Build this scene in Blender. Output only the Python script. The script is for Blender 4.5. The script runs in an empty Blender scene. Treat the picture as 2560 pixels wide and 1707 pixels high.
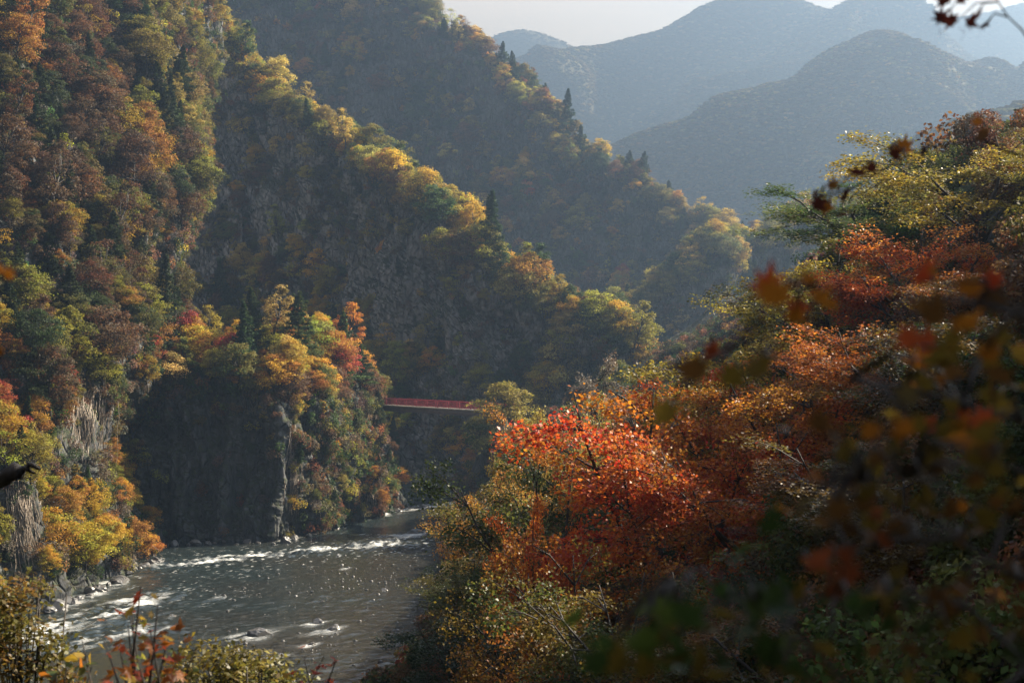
import bpy, math, random
import numpy as np
from mathutils import Vector, Matrix
from mathutils.bvhtree import BVHTree

# ------------------------------------------------------------------ camera, sky, sun, exposure
S = bpy.context.scene
col = S.collection
F = 3939.0                       # focal length in photo pixels (2560 wide)
CAM = np.array((0.0, 0.0, 32.0))
cd = bpy.data.cameras.new("camera"); cam = bpy.data.objects.new("camera", cd); col.objects.link(cam)
cam.location = CAM; cam.rotation_euler = (math.radians(90), 0, 0)
cd.sensor_width = 36.0; cd.lens = 36.0*F/2560.0; cd.clip_start = 0.1; cd.clip_end = 9000
cd.dof.use_dof = True; cd.dof.focus_distance = 190.0; cd.dof.aperture_fstop = 3.4
S.camera = cam

SUN_AZ, SUN_EL = 57.0, 34.0      # degrees right of the view direction, above the horizon
w = bpy.data.worlds.new("World"); S.world = w; w.use_nodes = True
nt = w.node_tree; nt.nodes.clear()
sky = nt.nodes.new("ShaderNodeTexSky"); sky.sky_type = 'NISHITA'; sky.sun_disc = False
sky.sun_elevation = math.radians(SUN_EL); sky.sun_rotation = math.radians(SUN_AZ)
sky.air_density = 1.0; sky.dust_density = 2.0; sky.ozone_density = 1.0
# thin even cloud over the whole sky
tc = nt.nodes.new("ShaderNodeTexCoord"); mp = nt.nodes.new("ShaderNodeMapping")
mp.inputs['Scale'].default_value = (2.0, 2.0, 9.0)
nz = nt.nodes.new("ShaderNodeTexNoise"); nz.inputs['Scale'].default_value = 2.2; nz.inputs['Detail'].default_value = 5
rmp = nt.nodes.new("ShaderNodeMapRange"); rmp.inputs[1].default_value = .3; rmp.inputs[2].default_value = .7
rmp.inputs[3].default_value = .72; rmp.inputs[4].default_value = .98
mx = nt.nodes.new("ShaderNodeMix"); mx.data_type = 'RGBA'
mx.inputs['B'].default_value = (12.0, 9.7, 7.8, 1)
bg = nt.nodes.new("ShaderNodeBackground"); bg.inputs['Strength'].default_value = 0.05
wo = nt.nodes.new("ShaderNodeOutputWorld")
L = nt.links.new
L(tc.outputs['Generated'], mp.inputs['Vector']); L(mp.outputs[0], nz.inputs['Vector']); L(nz.outputs['Fac'], rmp.inputs[0])
sx = nt.nodes.new("ShaderNodeSeparateXYZ"); hz = nt.nodes.new("ShaderNodeMapRange"); ml = nt.nodes.new("ShaderNodeMath"); ml.operation = 'MULTIPLY'   # whiter towards the horizon all round
hz.inputs[1].default_value = 0; hz.inputs[2].default_value = .5; hz.inputs[3].default_value = 1; hz.inputs[4].default_value = .1
L(tc.outputs['Generated'], sx.inputs[0]); L(sx.outputs[2], hz.inputs[0]); L(rmp.outputs[0], ml.inputs[0]); L(hz.outputs[0], ml.inputs[1])
L(ml.outputs[0], mx.inputs['Factor']); L(sky.outputs[0], mx.inputs['A']); L(mx.outputs['Result'], bg.inputs['Color']); L(bg.outputs[0], wo.inputs['Surface'])
sl = bpy.data.lights.new("sun", 'SUN'); sl.energy = 5.0; sl.angle = math.radians(.55); sl.color = (1, .91, .76)
so = bpy.data.objects.new("sun", sl); col.objects.link(so)
az, el = math.radians(SUN_AZ), math.radians(SUN_EL)
SUND = Vector((math.sin(az)*math.cos(el), math.cos(az)*math.cos(el), math.sin(el)))
so.rotation_euler = (-SUND).to_track_quat('-Z', 'Y').to_euler(); so.location = SUND*900
vs = S.view_settings; vs.view_transform = 'Standard'; vs.look = 'None'; vs.exposure = 2.56; vs.gamma = 1.0
cy = S.cycles
cy.max_bounces = 5; cy.diffuse_bounces = 2; cy.glossy_bounces = 2; cy.transmission_bounces = 3; cy.volume_bounces = 0
cy.transparent_max_bounces = 4; cy.caustics_reflective = False; cy.caustics_refractive = False
cy.sample_clamp_indirect = 3.0; cy.use_denoising = True; cy.denoiser = 'OPENIMAGEDENOISE'
try: cy.denoising_prefilter = 'ACCURATE'
except Exception: pass

HAZE_DENSITY = 1/840.0

# ------------------------------------------------------------------ helpers
def noise3(p, seed=0):
    """value noise, p (...,3) -> -1..1"""
    p = np.asarray(p, float); i = np.floor(p).astype(np.int64); f = p - i; f = f*f*f*(f*(f*6-15)+10)
    out = 0
    for dx in (0, 1):
        for dy in (0, 1):
            for dz in (0, 1):
                h = ((i[..., 0]+dx)*374761393 + (i[..., 1]+dy)*668265263 + (i[..., 2]+dz)*2147483647 + seed*1274126177) & 0xffffffff
                h = ((h ^ (h >> 13))*1274126177) & 0xffffffff; h = (h ^ (h >> 16)) & 0xffff
                wgt = (f[..., 0] if dx else 1-f[..., 0])*(f[..., 1] if dy else 1-f[..., 1])*(f[..., 2] if dz else 1-f[..., 2])
                out = out + wgt*(h/32767.5-1)
    return out
def fbm(p, octv=4, seed=0):
    a, t, s = 1.0, 0, 0.0; p = np.asarray(p, float)
    for k in range(octv):
        t = t + a*noise3(p, seed+k*17); s += a; a *= .5; p = p*2.03
    return t/s*1.5
def W(px, py, Y):
    return np.array(((px-1280)/F*Y, Y, 32-(py-853.5)/F*Y))
def water_at(px, py):
    Y = 32*F/(py-853.5); return np.array(((px-1280)/F*Y, Y, 0.0))
def pix(P):
    P = np.asarray(P, float); return 1280+P[..., 0]/P[..., 1]*F, 853.5-(P[..., 2]-32)/P[..., 1]*F
def mesh_np(name, v, faces, fattr=None, vattr=None, smooth=False):
    """v (n,3), faces list of int arrays (m,k)"""
    me = bpy.data.meshes.new(name); v = np.asarray(v, np.float32)
    if isinstance(faces, np.ndarray): faces = [faces]
    faces = [f for f in faces if len(f)]
    tot = np.concatenate([np.full(len(f), f.shape[1]) for f in faces]); li = np.concatenate([f.ravel() for f in faces])
    me.vertices.add(len(v)); me.vertices.foreach_set('co', v.ravel())
    me.loops.add(len(li)); me.loops.foreach_set('vertex_index', li.astype(np.int32))
    me.polygons.add(len(tot)); st = np.concatenate([[0], np.cumsum(tot)[:-1]])
    me.polygons.foreach_set('loop_start', st.astype(np.int32)); me.polygons.foreach_set('loop_total', tot.astype(np.int32))
    if smooth: me.polygons.foreach_set('use_smooth', np.ones(len(tot), bool))
    for dom, d in (('FACE', fattr), ('POINT', vattr)):
        for k, a in (d or {}).items():
            a = np.asarray(a, np.float32)
            if a.ndim == 1: at = me.attributes.new(k, 'FLOAT', dom); at.data.foreach_set('value', a)
            else: at = me.attributes.new(k, 'FLOAT_COLOR', dom); at.data.foreach_set('color', np.c_[a, np.ones(len(a))].astype(np.float32).ravel())
    me.update(calc_edges=True); me.validate()
    return me
def obj(name, me, mat=None, parent=None, loc=None, label=None, cat=None, group=None, kind=None):
    o = bpy.data.objects.new(name, me); col.objects.link(o)
    if mat is not None and me is not None and not me.materials: me.materials.append(mat)
    if parent is not None: o.parent = parent
    if loc is not None: o.location = loc
    tag(o, label, cat, group, kind); return o
def tag(o, label=None, cat=None, group=None, kind=None):
    for k, v in (('label', label), ('category', cat), ('group', group), ('kind', kind)):
        if v: o[k] = v
def grid_faces(n, m):
    a = np.arange(n*m).reshape(n, m); return np.stack([a[:-1, :-1], a[1:, :-1], a[1:, 1:], a[:-1, 1:]], -1).reshape(-1, 4)
class MB:
    """collects tubes and boxes for one mesh"""
    def __init__(s): s.v = []; s.f = []; s.n = 0
    def add(s, v, f): s.v.append(np.asarray(v, float)); s.f.append(np.asarray(f)+s.n); s.n += len(v)
    def tube(s, pts, rad, k=5):
        pts = np.asarray(pts, float); n = len(pts); rad = np.broadcast_to(rad, (n,))
        t = np.gradient(pts, axis=0); t /= np.linalg.norm(t, axis=1)[:, None]+1e-9
        ref = np.where(np.abs(t[:, 2:3]) > .9, np.array([[1., 0, 0]]), np.array([[0., 0, 1.]]))
        a = np.cross(t, ref); a /= np.linalg.norm(a, axis=1)[:, None]+1e-9; b = np.cross(t, a)
        th = np.arange(k)/k*2*np.pi
        v = pts[:, None]+rad[:, None, None]*(np.cos(th)[None, :, None]*a[:, None]+np.sin(th)[None, :, None]*b[:, None])
        v = np.r_[v.reshape(-1, 3), pts[-1:]]
        i = np.arange((n-1)*k); r, c = i//k, i % k
        q = np.stack([r*k+c, r*k+(c+1) % k, (r+1)*k+(c+1) % k, (r+1)*k+c], -1)
        j = np.arange(k); e = (n-1)*k
        s.add(v, np.r_[q, np.stack([e+j, e+(j+1) % k, np.full(k, n*k), np.full(k, n*k)], -1)])
    def box(s, c, d, R=None):
        u = np.array([[x, y, z] for x in (-.5, .5) for y in (-.5, .5) for z in (-.5, .5)])*np.asarray(d)
        if R is not None: u = u @ np.asarray(R).T
        s.add(u+np.asarray(c), np.array([[0, 1, 3, 2], [4, 6, 7, 5], [0, 4, 5, 1], [2, 3, 7, 6], [0, 2, 6, 4], [1, 5, 7, 3]]))
    def mesh(s, name, smooth=False):
        f = np.concatenate(s.f); tri = f[:, 2] == f[:, 3]
        return mesh_np(name, np.concatenate(s.v), [f[~tri], f[tri][:, :3]], smooth=smooth)

# ------------------------------------------------------------------ materials
def mat_new(name):
    m = bpy.data.materials.new(name); m.use_nodes = True; n = m.node_tree; n.nodes.clear()
    out = n.nodes.new("ShaderNodeOutputMaterial"); return m, n, out
def nd(n, t, **kw):
    x = n.nodes.new(t)
    for k, v in kw.items(): setattr(x, k, v)
    return x
def mix_rgb(n, fac, a, b, blend='MIX'):
    x = nd(n, "ShaderNodeMix", data_type='RGBA', blend_type=blend); l = n.links.new
    for s, v in (('Factor', fac), ('A', a), ('B', b)):
        if hasattr(v, 'node'): l(v, x.inputs[s])
        elif s == 'Factor': x.inputs[s].default_value = v
        else: x.inputs[s].default_value = (*v, 1)
    return x.outputs['Result']
def maprange(n, v, a, b, c, d):
    x = nd(n, "ShaderNodeMapRange"); n.links.new(v, x.inputs[0])
    for i, q in enumerate((a, b, c, d)): x.inputs[i+1].default_value = q
    return x.outputs[0]
def noise(n, scale, detail=4, vec=None, rough=.55):
    x = nd(n, "ShaderNodeTexNoise"); x.inputs['Scale'].default_value = scale; x.inputs['Detail'].default_value = detail; x.inputs['Roughness'].default_value = rough
    if vec is not None: n.links.new(vec, x.inputs['Vector'])
    return x.outputs['Fac']
def objvec(n, scale=(1, 1, 1)):
    t = nd(n, "ShaderNodeTexCoord"); m = nd(n, "ShaderNodeMapping"); m.inputs['Scale'].default_value = scale
    n.links.new(t.outputs['Object'], m.inputs['Vector']); return m.outputs[0]

def leaf_material(name, fixed=None, transl=.45, rough=.42, spec=.35):
    """leaf colours: 'col' / 'col2' belong to the tree (custom property or instance attribute), clump and rnd to the leaf"""
    m, n, out = mat_new(name); l = n.links.new
    if fixed is None:
        a1 = nd(n, "ShaderNodeAttribute", attribute_type='INSTANCER', attribute_name='col').outputs['Color']
        a2 = nd(n, "ShaderNodeAttribute", attribute_type='INSTANCER', attribute_name='col2').outputs['Color']
    else:
        a1 = nd(n, "ShaderNodeRGB").outputs[0]; a1.default_value = (*fixed[0], 1)
        a2 = nd(n, "ShaderNodeRGB").outputs[0]; a2.default_value = (*fixed[1], 1)
    cl = nd(n, "ShaderNodeAttribute", attribute_type='GEOMETRY', attribute_name='clump').outputs['Fac']
    rn = nd(n, "ShaderNodeAttribute", attribute_type='GEOMETRY', attribute_name='rnd').outputs['Fac']
    c = mix_rgb(n, maprange(n, cl, .35, .8, 0, 1), a1, a2)
    hsv = nd(n, "ShaderNodeHueSaturation"); l(c, hsv.inputs['Color'])
    l(maprange(n, rn, 0, 1, .485, .52), hsv.inputs['Hue']); l(maprange(n, rn, 0, 1, .62, 1.4), hsv.inputs['Value'])
    hsv.inputs['Saturation'].default_value = 1.0
    p = nd(n, "ShaderNodeBsdfPrincipled"); p.inputs['Roughness'].default_value = rough; p.inputs['Specular IOR Level'].default_value = spec
    l(hsv.outputs[0], p.inputs['Base Color'])
    tr = nd(n, "ShaderNodeBsdfTranslucent"); l(hsv.outputs[0], tr.inputs['Color'])
    ms = nd(n, "ShaderNodeMixShader"); ms.inputs[0].default_value = transl
    l(p.outputs[0], ms.inputs[1]); l(tr.outputs[0], ms.inputs[2]); l(ms.outputs[0], out.inputs['Surface'])
    return m
def bark_material(name, c1, c2, sc=6):
    m, n, out = mat_new(name); v = objvec(n, (1, 1, .25))
    f = noise(n, sc, 5, v); p = nd(n, "ShaderNodeBsdfPrincipled"); p.inputs['Roughness'].default_value = .85
    n.links.new(mix_rgb(n, maprange(n, f, .35, .65, 0, 1), c1, c2), p.inputs['Base Color'])
    b = nd(n, "ShaderNodeBump"); b.inputs['Strength'].default_value = .5; b.inputs['Distance'].default_value = .03
    n.links.new(f, b.inputs['Height']); n.links.new(b.outputs[0], p.inputs['Normal']); n.links.new(p.outputs[0], out.inputs['Surface']); return m
def plain(name, c, rough=.6, metal=0, var=.25, sc=3):
    m, n, out = mat_new(name); f = noise(n, sc, 5, objvec(n)); p = nd(n, "ShaderNodeBsdfPrincipled")
    p.inputs['Roughness'].default_value = rough; p.inputs['Metallic'].default_value = metal
    n.links.new(mix_rgb(n, maprange(n, f, .3, .7, 0, 1), tuple(x*(1-var) for x in c), tuple(min(1, x*(1+var)) for x in c)), p.inputs['Base Color'])
    n.links.new(p.outputs[0], out.inputs['Surface']); return m
def terrain_material(name, rock=(.082, .084, .086), litter=(.034, .03, .019), green=(.035, .045, .018), sc=1.0, rocky=(.35, .62)):
    m, n, out = mat_new(name); l = n.links.new
    v = objvec(n)
    geo = nd(n, "ShaderNodeNewGeometry"); sp = nd(n, "ShaderNodeSeparateXYZ"); l(geo.outputs['True Normal'], sp.inputs[0])
    n1 = noise(n, .09*sc, 6, v); n2 = noise(n, .9*sc, 6, v, .65); streak = noise(n, .8*sc, 6, objvec(n, (1, 1, .34)), .62)
    rc = mix_rgb(n, maprange(n, streak, .36, .64, 0, 1), tuple(x*.38 for x in rock), tuple(x*1.25 for x in rock))
    rc = mix_rgb(n, maprange(n, n2, .5, .62, 0, .75), rc, green)
    lt = mix_rgb(n, maprange(n, n2, .4, .6, 0, 1), litter, green)
    steep = maprange(n, sp.outputs[2], rocky[0], rocky[1], 1, 0)
    ad = nd(n, "ShaderNodeMath", operation='ADD'); l(steep, ad.inputs[0]); l(maprange(n, n1, .3, .7, -.45, .35), ad.inputs[1])
    ad.use_clamp = True
    p = nd(n, "ShaderNodeBsdfPrincipled"); p.inputs['Roughness'].default_value = .9; p.inputs['Specular IOR Level'].default_value = .2
    l(mix_rgb(n, ad.outputs[0], lt, rc), p.inputs['Base Color'])
    b = nd(n, "ShaderNodeBump"); b.inputs['Strength'].default_value = .8; b.inputs['Distance'].default_value = .5/sc
    vo = nd(n, "ShaderNodeTexVoronoi", feature='DISTANCE_TO_EDGE'); vo.inputs['Scale'].default_value = .55*sc; l(objvec(n, (1, 1, .55)), vo.inputs['Vector'])   # joints
    b2 = nd(n, "ShaderNodeBump"); b2.inputs['Strength'].default_value = .9; b2.inputs['Distance'].default_value = .6/sc; l(maprange(n, vo.outputs[0], 0, .12, 0, 1), b2.inputs['Height']); l(b2.outputs[0], b.inputs['Normal'])
    l(streak, b.inputs['Height']); l(b.outputs[0], p.inputs['Normal']); l(p.outputs[0], out.inputs['Surface']); return m

M = {}
M['leaf'] = leaf_material("autumn_leaves", spec=.12, rough=.6)
M['leaffar'] = leaf_material("far_leaves", spec=.0, rough=.9, transl=.3)
M['needle'] = leaf_material("conifer_needles", transl=.22, rough=.6, spec=.12)
M['leafnear'] = leaf_material("maple_leaves_near", transl=.5, rough=.45, spec=.25)
M['bark'] = bark_material("dark_bark", (.018, .014, .011), (.05, .04, .032))
M['barkgrey'] = bark_material("grey_bark", (.05, .045, .04), (.12, .11, .1))
M['vine'] = bark_material("dry_vine", (.13, .10, .075), (.34, .28, .215), 9)
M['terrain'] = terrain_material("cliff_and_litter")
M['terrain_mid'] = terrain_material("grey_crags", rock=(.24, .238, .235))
M['terrain_far'] = terrain_material("far_slopes", sc=.35, rock=(.085, .075, .045), litter=(.08, .066, .032), green=(.06, .06, .026), rocky=(.1, .35))
M['stone'] = plain("wet_stone", (.085, .08, .074), .4, var=.45, sc=1.5)
M['red'] = plain("red_paint", (.30, .018, .035), .8, var=.18, sc=2)
M['concrete'] = plain("weathered_concrete", (.40, .36, .31), .85, var=.25, sc=.8)
M['steel'] = plain("girder_paint", (.13, .105, .10), .6, var=.25, sc=1)

# ------------------------------------------------------------------ terrain
def cr_axis(A, n):
    m = A.shape[0]; t = np.linspace(0, m-1, n); i = np.clip(np.floor(t).astype(int), 0, m-2); f = (t-i).reshape((-1,)+(1,)*(A.ndim-1))
    g = lambda k: A[np.clip(i+k, 0, m-1)]
    p0, p1, p2, p3 = g(-1), g(0), g(1), g(2)
    return .5*(2*p1+(p2-p0)*f+(2*p0-5*p1+4*p2-p3)*f*f+(3*p1-p0-3*p2+p3)*f**3)
def normals(P):
    n = np.cross(np.gradient(P, axis=0), np.gradient(P, axis=1)); n /= np.linalg.norm(n, axis=2)[..., None]+1e-9
    if np.mean(np.sum(n*(CAM-P), 2)) < 0: n = -n
    return n
TERR = {}
def terrain(name, ctrl, nu, nv, amp, scale, gul=0, gscale=15, mat='terrain', seed=1, octv=4, label=None, crag=0, fade=None):
    P = cr_axis(np.asarray(ctrl, float), nu); P = cr_axis(P.transpose(1, 0, 2), nv).transpose(1, 0, 2)
    N = normals(P)
    d = fbm(P/scale, octv, seed)*amp
    if gul:
        r = fbm(P*np.array((1, 1, .22))/gscale, 3, seed+5); d = d+(1-2.2*np.abs(r))*gul
    if fade is not None: d = d*(.12+.88*np.clip(np.abs(np.linspace(0, 1, nu)-fade)/.16, 0, 1))[:, None]
    if crag:                         # blocky joints and ledges
        q = P/np.array((2.6, 2.6, 3.4)); q = q+.5*np.stack([fbm(q, 2, seed+k) for k in (31, 32, 33)], -1)
        c = noise3(q, seed+40); d = d+crag*(np.floor(c*3.2)/3.2*.9+.55*(1-2*np.abs(fbm(P/1.7, 3, seed+41))))
    P = P+N*d[..., None]
    N = normals(P)
    f = grid_faces(nu, nv)
    a = P.reshape(-1, 3); q = np.cross(a[f[:, 1]]-a[f[:, 0]], a[f[:, 3]]-a[f[:, 0]])
    if np.mean(np.sum(q*(CAM-a[f[:, 0]]), 1)) < 0: f = f[:, ::-1]
    o = obj(name, mesh_np(name, a, f, smooth=name not in ('rocky_spur', 'hillside', 'middle_ridge')), M[mat], kind='structure', label=label)
    dA = np.linalg.norm(np.cross(np.gradient(P, axis=0), np.gradient(P, axis=1)), axis=2)
    TERR[name] = dict(P=P, N=N, dA=dA, obj=o); return o
def under(row, dz=5.):
    return [np.array((p[0], p[1], p[2]-dz)) for p in row]
def zrow(pts):           # (px, Y) on the water line
    return [np.array(((px-1280)/F*Y, Y, 0.)) for px, Y in pts]

# near slope on the left bank
R1 = [[W(-500, -250, 250), W(0, -250, 290), W(250, -230, 325), W(430, -200, 360), W(560, -120, 425)],
      [W(-500, 70, 230), W(0, 80, 265), W(250, 90, 300), W(430, 130, 330), W(520, 190, 400)],
      [W(-500, 320, 215), W(0, 310, 245), W(250, 320, 275), W(430, 360, 300), W(500, 400, 370)],
      [W(-500, 520, 205), W(0, 500, 235), W(200, 510, 258), W(390, 570, 280), W(470, 630, 345)],
      [W(-500, 670, 200), W(0, 650, 225), W(170, 670, 243), W(310, 720, 262), W(430, 790, 325)],
      [W(-500, 820, 192), W(0, 800, 215), W(200, 820, 235), W(400, 880, 258), W(520, 930, 300)],
      [W(-500, 930, 188), W(0, 930, 210), W(180, 940, 228), W(390, 950, 251), W(500, 980, 290)],
      [W(-500, 1100, 183), W(0, 1080, 203), W(130, 1070, 217), W(250, 1040, 234), W(330, 1040, 270)],
      [W(-500, 1250, 178), W(0, 1230, 193), W(110, 1220, 207), W(230, 1210, 224), W(300, 1200, 258)],
      [W(-500, 1400, 176), W(0, 1380, 190), W(140, 1370, 204), W(280, 1350, 223), W(340, 1330, 255)],
      zrow([(-500, 176), (0, 186), (150, 198), (335, 222), (370, 254)])]
R1.append(under(R1[-1]))
terrain('hillside', R1, 210, 130, 2.6, 14, 2.0, 11, seed=3, octv=6, crag=.5)
# rocky spur that carries the bridge
cr = [W(380, 945, 275), W(560, 915, 280), W(680, 905, 285), W(780, 890, 292), W(850, 915, 300), W(885, 970, 306), W(912, 1030, 312), W(930, 1080, 330)]
S1 = [[p+np.array((0, 26, -9)) for p in cr], cr,
      [W(330, 965, 262), W(520, 955, 262), W(640, 975, 262), W(728, 985, 262), W(845, 985, 282), W(900, 1040, 298), W(928, 1085, 308), W(945, 1110, 328)],
      [W(330, 1100, 258), W(480, 1110, 258), W(640, 1120, 258), W(722, 1140, 257), W(855, 1130, 278), W(925, 1140, 297), W(960, 1160, 306), W(975, 1160, 326)],
      [W(330, 1230, 256.5), W(480, 1240, 256.5), W(640, 1240, 256), W(722, 1240, 255.5), W(850, 1220, 276), W(930, 1210, 295), W(968, 1210, 304), W(985, 1205, 324)],
      zrow([(330, 255), (480, 254), (640, 253), (724, 254), (855, 274), (950, 292), (995, 303), (1010, 322)])]
S1.append(under(S1[-1]))
terrain('rocky_spur', S1, 230, 340, 1.6, 7, 1.5, 5, seed=11, octv=6, crag=.85)
def ridge(name, crest, lift, prof, back, nu, nv, amp, scale, gul, gsc, mat='terrain', seed=1, steep=None, k=1.0):
    crest = [(a, b, Y*k) for a, b, Y in crest]; prof = [(a, b*k) for a, b in prof]; back = (back[0]*k, back[1]*k); amp *= k; scale *= k; gul *= k; gsc *= k
    steep = steep or max(c[2] for c in [W(a, b+lift, Y) for a, b, Y in crest])
    rows = [[], []]
    for px, py, Y in crest:
        c = W(px, py+lift, Y); rows[1].append(c); rows[0].append(c+np.array((0, back[0], -back[1])))
    for fr, dy in prof:
        rows.append([np.array((c[0]*(c[1]-dy)/c[1]*.35+c[0]*.65, c[1]-dy*max(c[2], 14)/steep, c[2]*fr if fr > 0 else fr)) for c in rows[1]])
    terrain(name, rows, nu, nv, amp, scale, gul, gsc, mat, seed, fade=1/(len(rows)-1) if mat == 'terrain_far' else None, crag=.9 if name == 'middle_ridge' else 0)
ridge('middle_ridge', [(150, -260, 452), (300, -140, 446), (430, -20, 440), (560, 110, 432), (640, 195, 430), (760, 285, 415), (880, 355, 400), (1000, 450, 372), (1090, 545, 358), (1190, 655, 350), (1290, 725, 346), (1400, 790, 342), (1500, 830, 340), (1590, 890, 340), (1680, 1000, 340), (1760, 1120, 340)],
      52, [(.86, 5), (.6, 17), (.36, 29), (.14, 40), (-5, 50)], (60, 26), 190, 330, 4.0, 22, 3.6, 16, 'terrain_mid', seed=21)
ridge('third_ridge', [(500, -480, 735), (700, -280, 720), (870, -110, 705), (990, 10, 692), (1100, 85, 684), (1180, 125, 678), (1260, 195, 670), (1330, 265, 664), (1420, 330, 658), (1500, 410, 650), (1580, 460, 646), (1680, 510, 642), (1760, 555, 638), (1840, 590, 636), (1930, 660, 640), (2050, 760, 640)],
      36, [(.88, 9), (.66, 28), (.42, 50), (.18, 74), (-3, 100)], (110, 50), 110, 190, 7.0, 38, 6.5, 30, seed=31)
ridge('opposite_spur', [(1330, 960, 492), (1420, 880, 496), (1490, 825, 500), (1550, 785, 505), (1610, 742, 508), (1690, 700, 510), (1770, 665, 515), (1860, 610, 525), (1960, 575, 535), (2100, 545, 550), (2300, 520, 560), (2600, 470, 580), (2900, 420, 600)],
      38, [(.8, 8), (.52, 22), (.25, 38), (-3, 54)], (70, 30), 70, 150, 4.0, 22, 3.2, 16, seed=41)
ridge('right_hill', [(2050, 470, 790), (2200, 375, 795), (2330, 310, 800), (2430, 275, 810), (2600, 235, 825), (2850, 180, 840), (3200, 60, 860)],
      22, [(.75, 25), (.45, 60), (.2, 100), (-3, 150)], (120, 50), 50, 90, 7, 40, 6, 30, 'terrain_far', 51)
ridge('near_mountain', [(1100, 480, 1420), (1280, 410, 1440), (1400, 370, 1450), (1490, 337, 1460), (1610, 288, 1470), (1740, 262, 1475), (1850, 234, 1480), (1940, 215, 1485), (2013, 180, 1490), (2075, 130, 1495), (2122, 103, 1500), (2198, 82, 1505), (2275, 103, 1510), (2350, 136, 1515), (2437, 141, 1525), (2500, 128, 1535), (2600, 118, 1550), (2800, 60, 1570), (3100, -40, 1600)],
      84, [(.84, 60), (.6, 140), (.36, 220), (.15, 300), (-3, 400)], (240, 140), 130, 260, 16, 150, 75, 210, 'terrain_far', 61, k=1.0)
ridge('far_mountain', [(1000, 330, 2250), (1200, 235, 2260), (1301, 183, 2270), (1420, 113, 2280), (1488, 87, 2290), (1573, 64, 2300), (1658, 47, 2310), (1722, 21, 2320), (1800, -16, 2330), (1900, -40, 2340), (2010, -38, 2350), (2100, -20, 2360), (2157, 0, 2370), (2212, 20, 2380), (2267, 47, 2390), (2330, 90, 2400), (2450, 170, 2420), (2650, 260, 2450)],
      62, [(.86, 90), (.62, 210), (.38, 340), (.15, 470), (-3, 620)], (340, 200), 120, 260, 22, 230, 110, 320, 'terrain_far', 71, k=1.0)
ridge('right_far_mountain', [(2050, 140, 2850), (2200, 80, 2860), (2280, 52, 2870), (2340, 46, 2880), (2431, 33, 2890), (2541, 7, 2900), (2680, -30, 2920), (2900, -60, 2950)],
      16, [(.8, 120), (.5, 300), (.2, 480), (-3, 640)], (340, 200), 60, 130, 11, 190, 14, 150, 'terrain_far', 81, k=1.0)
ridge('left_far_mountain', [(850, 190, 3050), (1000, 140, 3060), (1100, 106, 3065), (1156, 98, 3070), (1224, 91, 3075), (1258, 79, 3080), (1309, 70, 3085), (1360, 83, 3090), (1394, 97, 3095), (1470, 140, 3100), (1600, 210, 3110)],
      12, [(.8, 120), (.5, 300), (.2, 480), (-3, 640)], (340, 200), 60, 150, 7, 190, 9, 150, 'terrain_far', 91, k=1.0)

# right bank: one slope from under the camera to the bend of the river
def sstep(x, a, b):
    t = np.clip((x-a)/(b-a), 0, 1); return t*t*(3-2*t)
def bank_z(X, Y):
    X = np.asarray(X, float); Y = np.asarray(Y, float)
    mid = sstep(Y, 2, 14)*(1-sstep(Y, 130, 240))
    z = .70*(X+11.5)+.163*np.clip(148-Y, 0, 400)-6.5*mid*(1-.7*sstep(Y, 48, 72))+.5*np.clip(X-5, 0, 100)*mid
    z = np.where(z > 40, 40+(z-40)*.25, z)
    z = np.where(X < -9-.02*np.clip(148-Y, 0, 200), z+1.2*(X+9+.02*np.clip(148-Y, 0, 200)), z)
    z = z-1.5*np.exp(-(X*X+Y*Y)/60.)
    z = z+12*np.exp(-(((X+3.4)/4.2)**2+((Y-278)/9)**2))+5*np.exp(-(((X-6.0)/7)**2+((Y-284)/12)**2))   # pillar at the bridge end
    P = np.stack([X, Y, z], -1)
    far = np.clip((np.hypot(X, Y)-12)/25, 0, 1)
    return z+far*(fbm(P*np.array((1, 1, 0))/13, 4, 5)*1.6)
gx = np.concatenate([np.linspace(-45, 30, 110), np.linspace(31.5, 150, 40)]); gy = np.concatenate([np.linspace(-40, 20, 50), np.linspace(21.5, 345, 170)])
GX, GY = np.meshgrid(gx, gy, indexing='ij'); GZ = np.maximum(bank_z(GX, GY), -6)
PB = np.stack([GX, GY, GZ], -1)
obk = obj('right_bank', mesh_np('right_bank', PB.reshape(-1, 3), grid_faces(*GX.shape), smooth=True), M['terrain'], kind='structure')
TERR['right_bank'] = dict(P=PB, N=None, dA=None, obj=obk)
# unseen gorge sides behind and left, added to block low sky light
hs = []
for fz, dy in ((0., 0), (22, 18), (70, 70), (130, 140), (185, 215), (200, 300)):
    hs.append([np.array((x, -34-dy+.00035*(x-60)**2*.5, max(float(bank_z(np.clip(x, -20, 150), -36.)), -4)+fz-.5)) for x in (-75, -40, -10, 20, 60, 110, 170, 240)])
terrain('added_rear_hillside', hs, 60, 90, 3, 22, 3, 16, seed=101)
hs = []
for z_, dx in ((-5, 0), (18, 12), (60, 34), (110, 66), (150, 110), (165, 170)):
    hs.append([np.array((x-dx, y, z_)) for x, y in ((-62, 178), (-74, 120), (-84, 60), (-92, 0), (-98, -70), (-104, -150), (-112, -240), (-120, -330))])
terrain('added_left_valley_side', hs, 60, 110, 3, 22, 3, 16, seed=103)
# river bed / valley floor under everything
vf = mesh_np('valley_floor', np.array([(-1500., -420, -6.5), (3600, -420, -6.5), (3600, 5400, -6.5), (-1500, 5400, -6.5)]), np.array([[0, 1, 2, 3]]))
obj('valley_floor', vf, M['terrain_far'], kind='structure')

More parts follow.
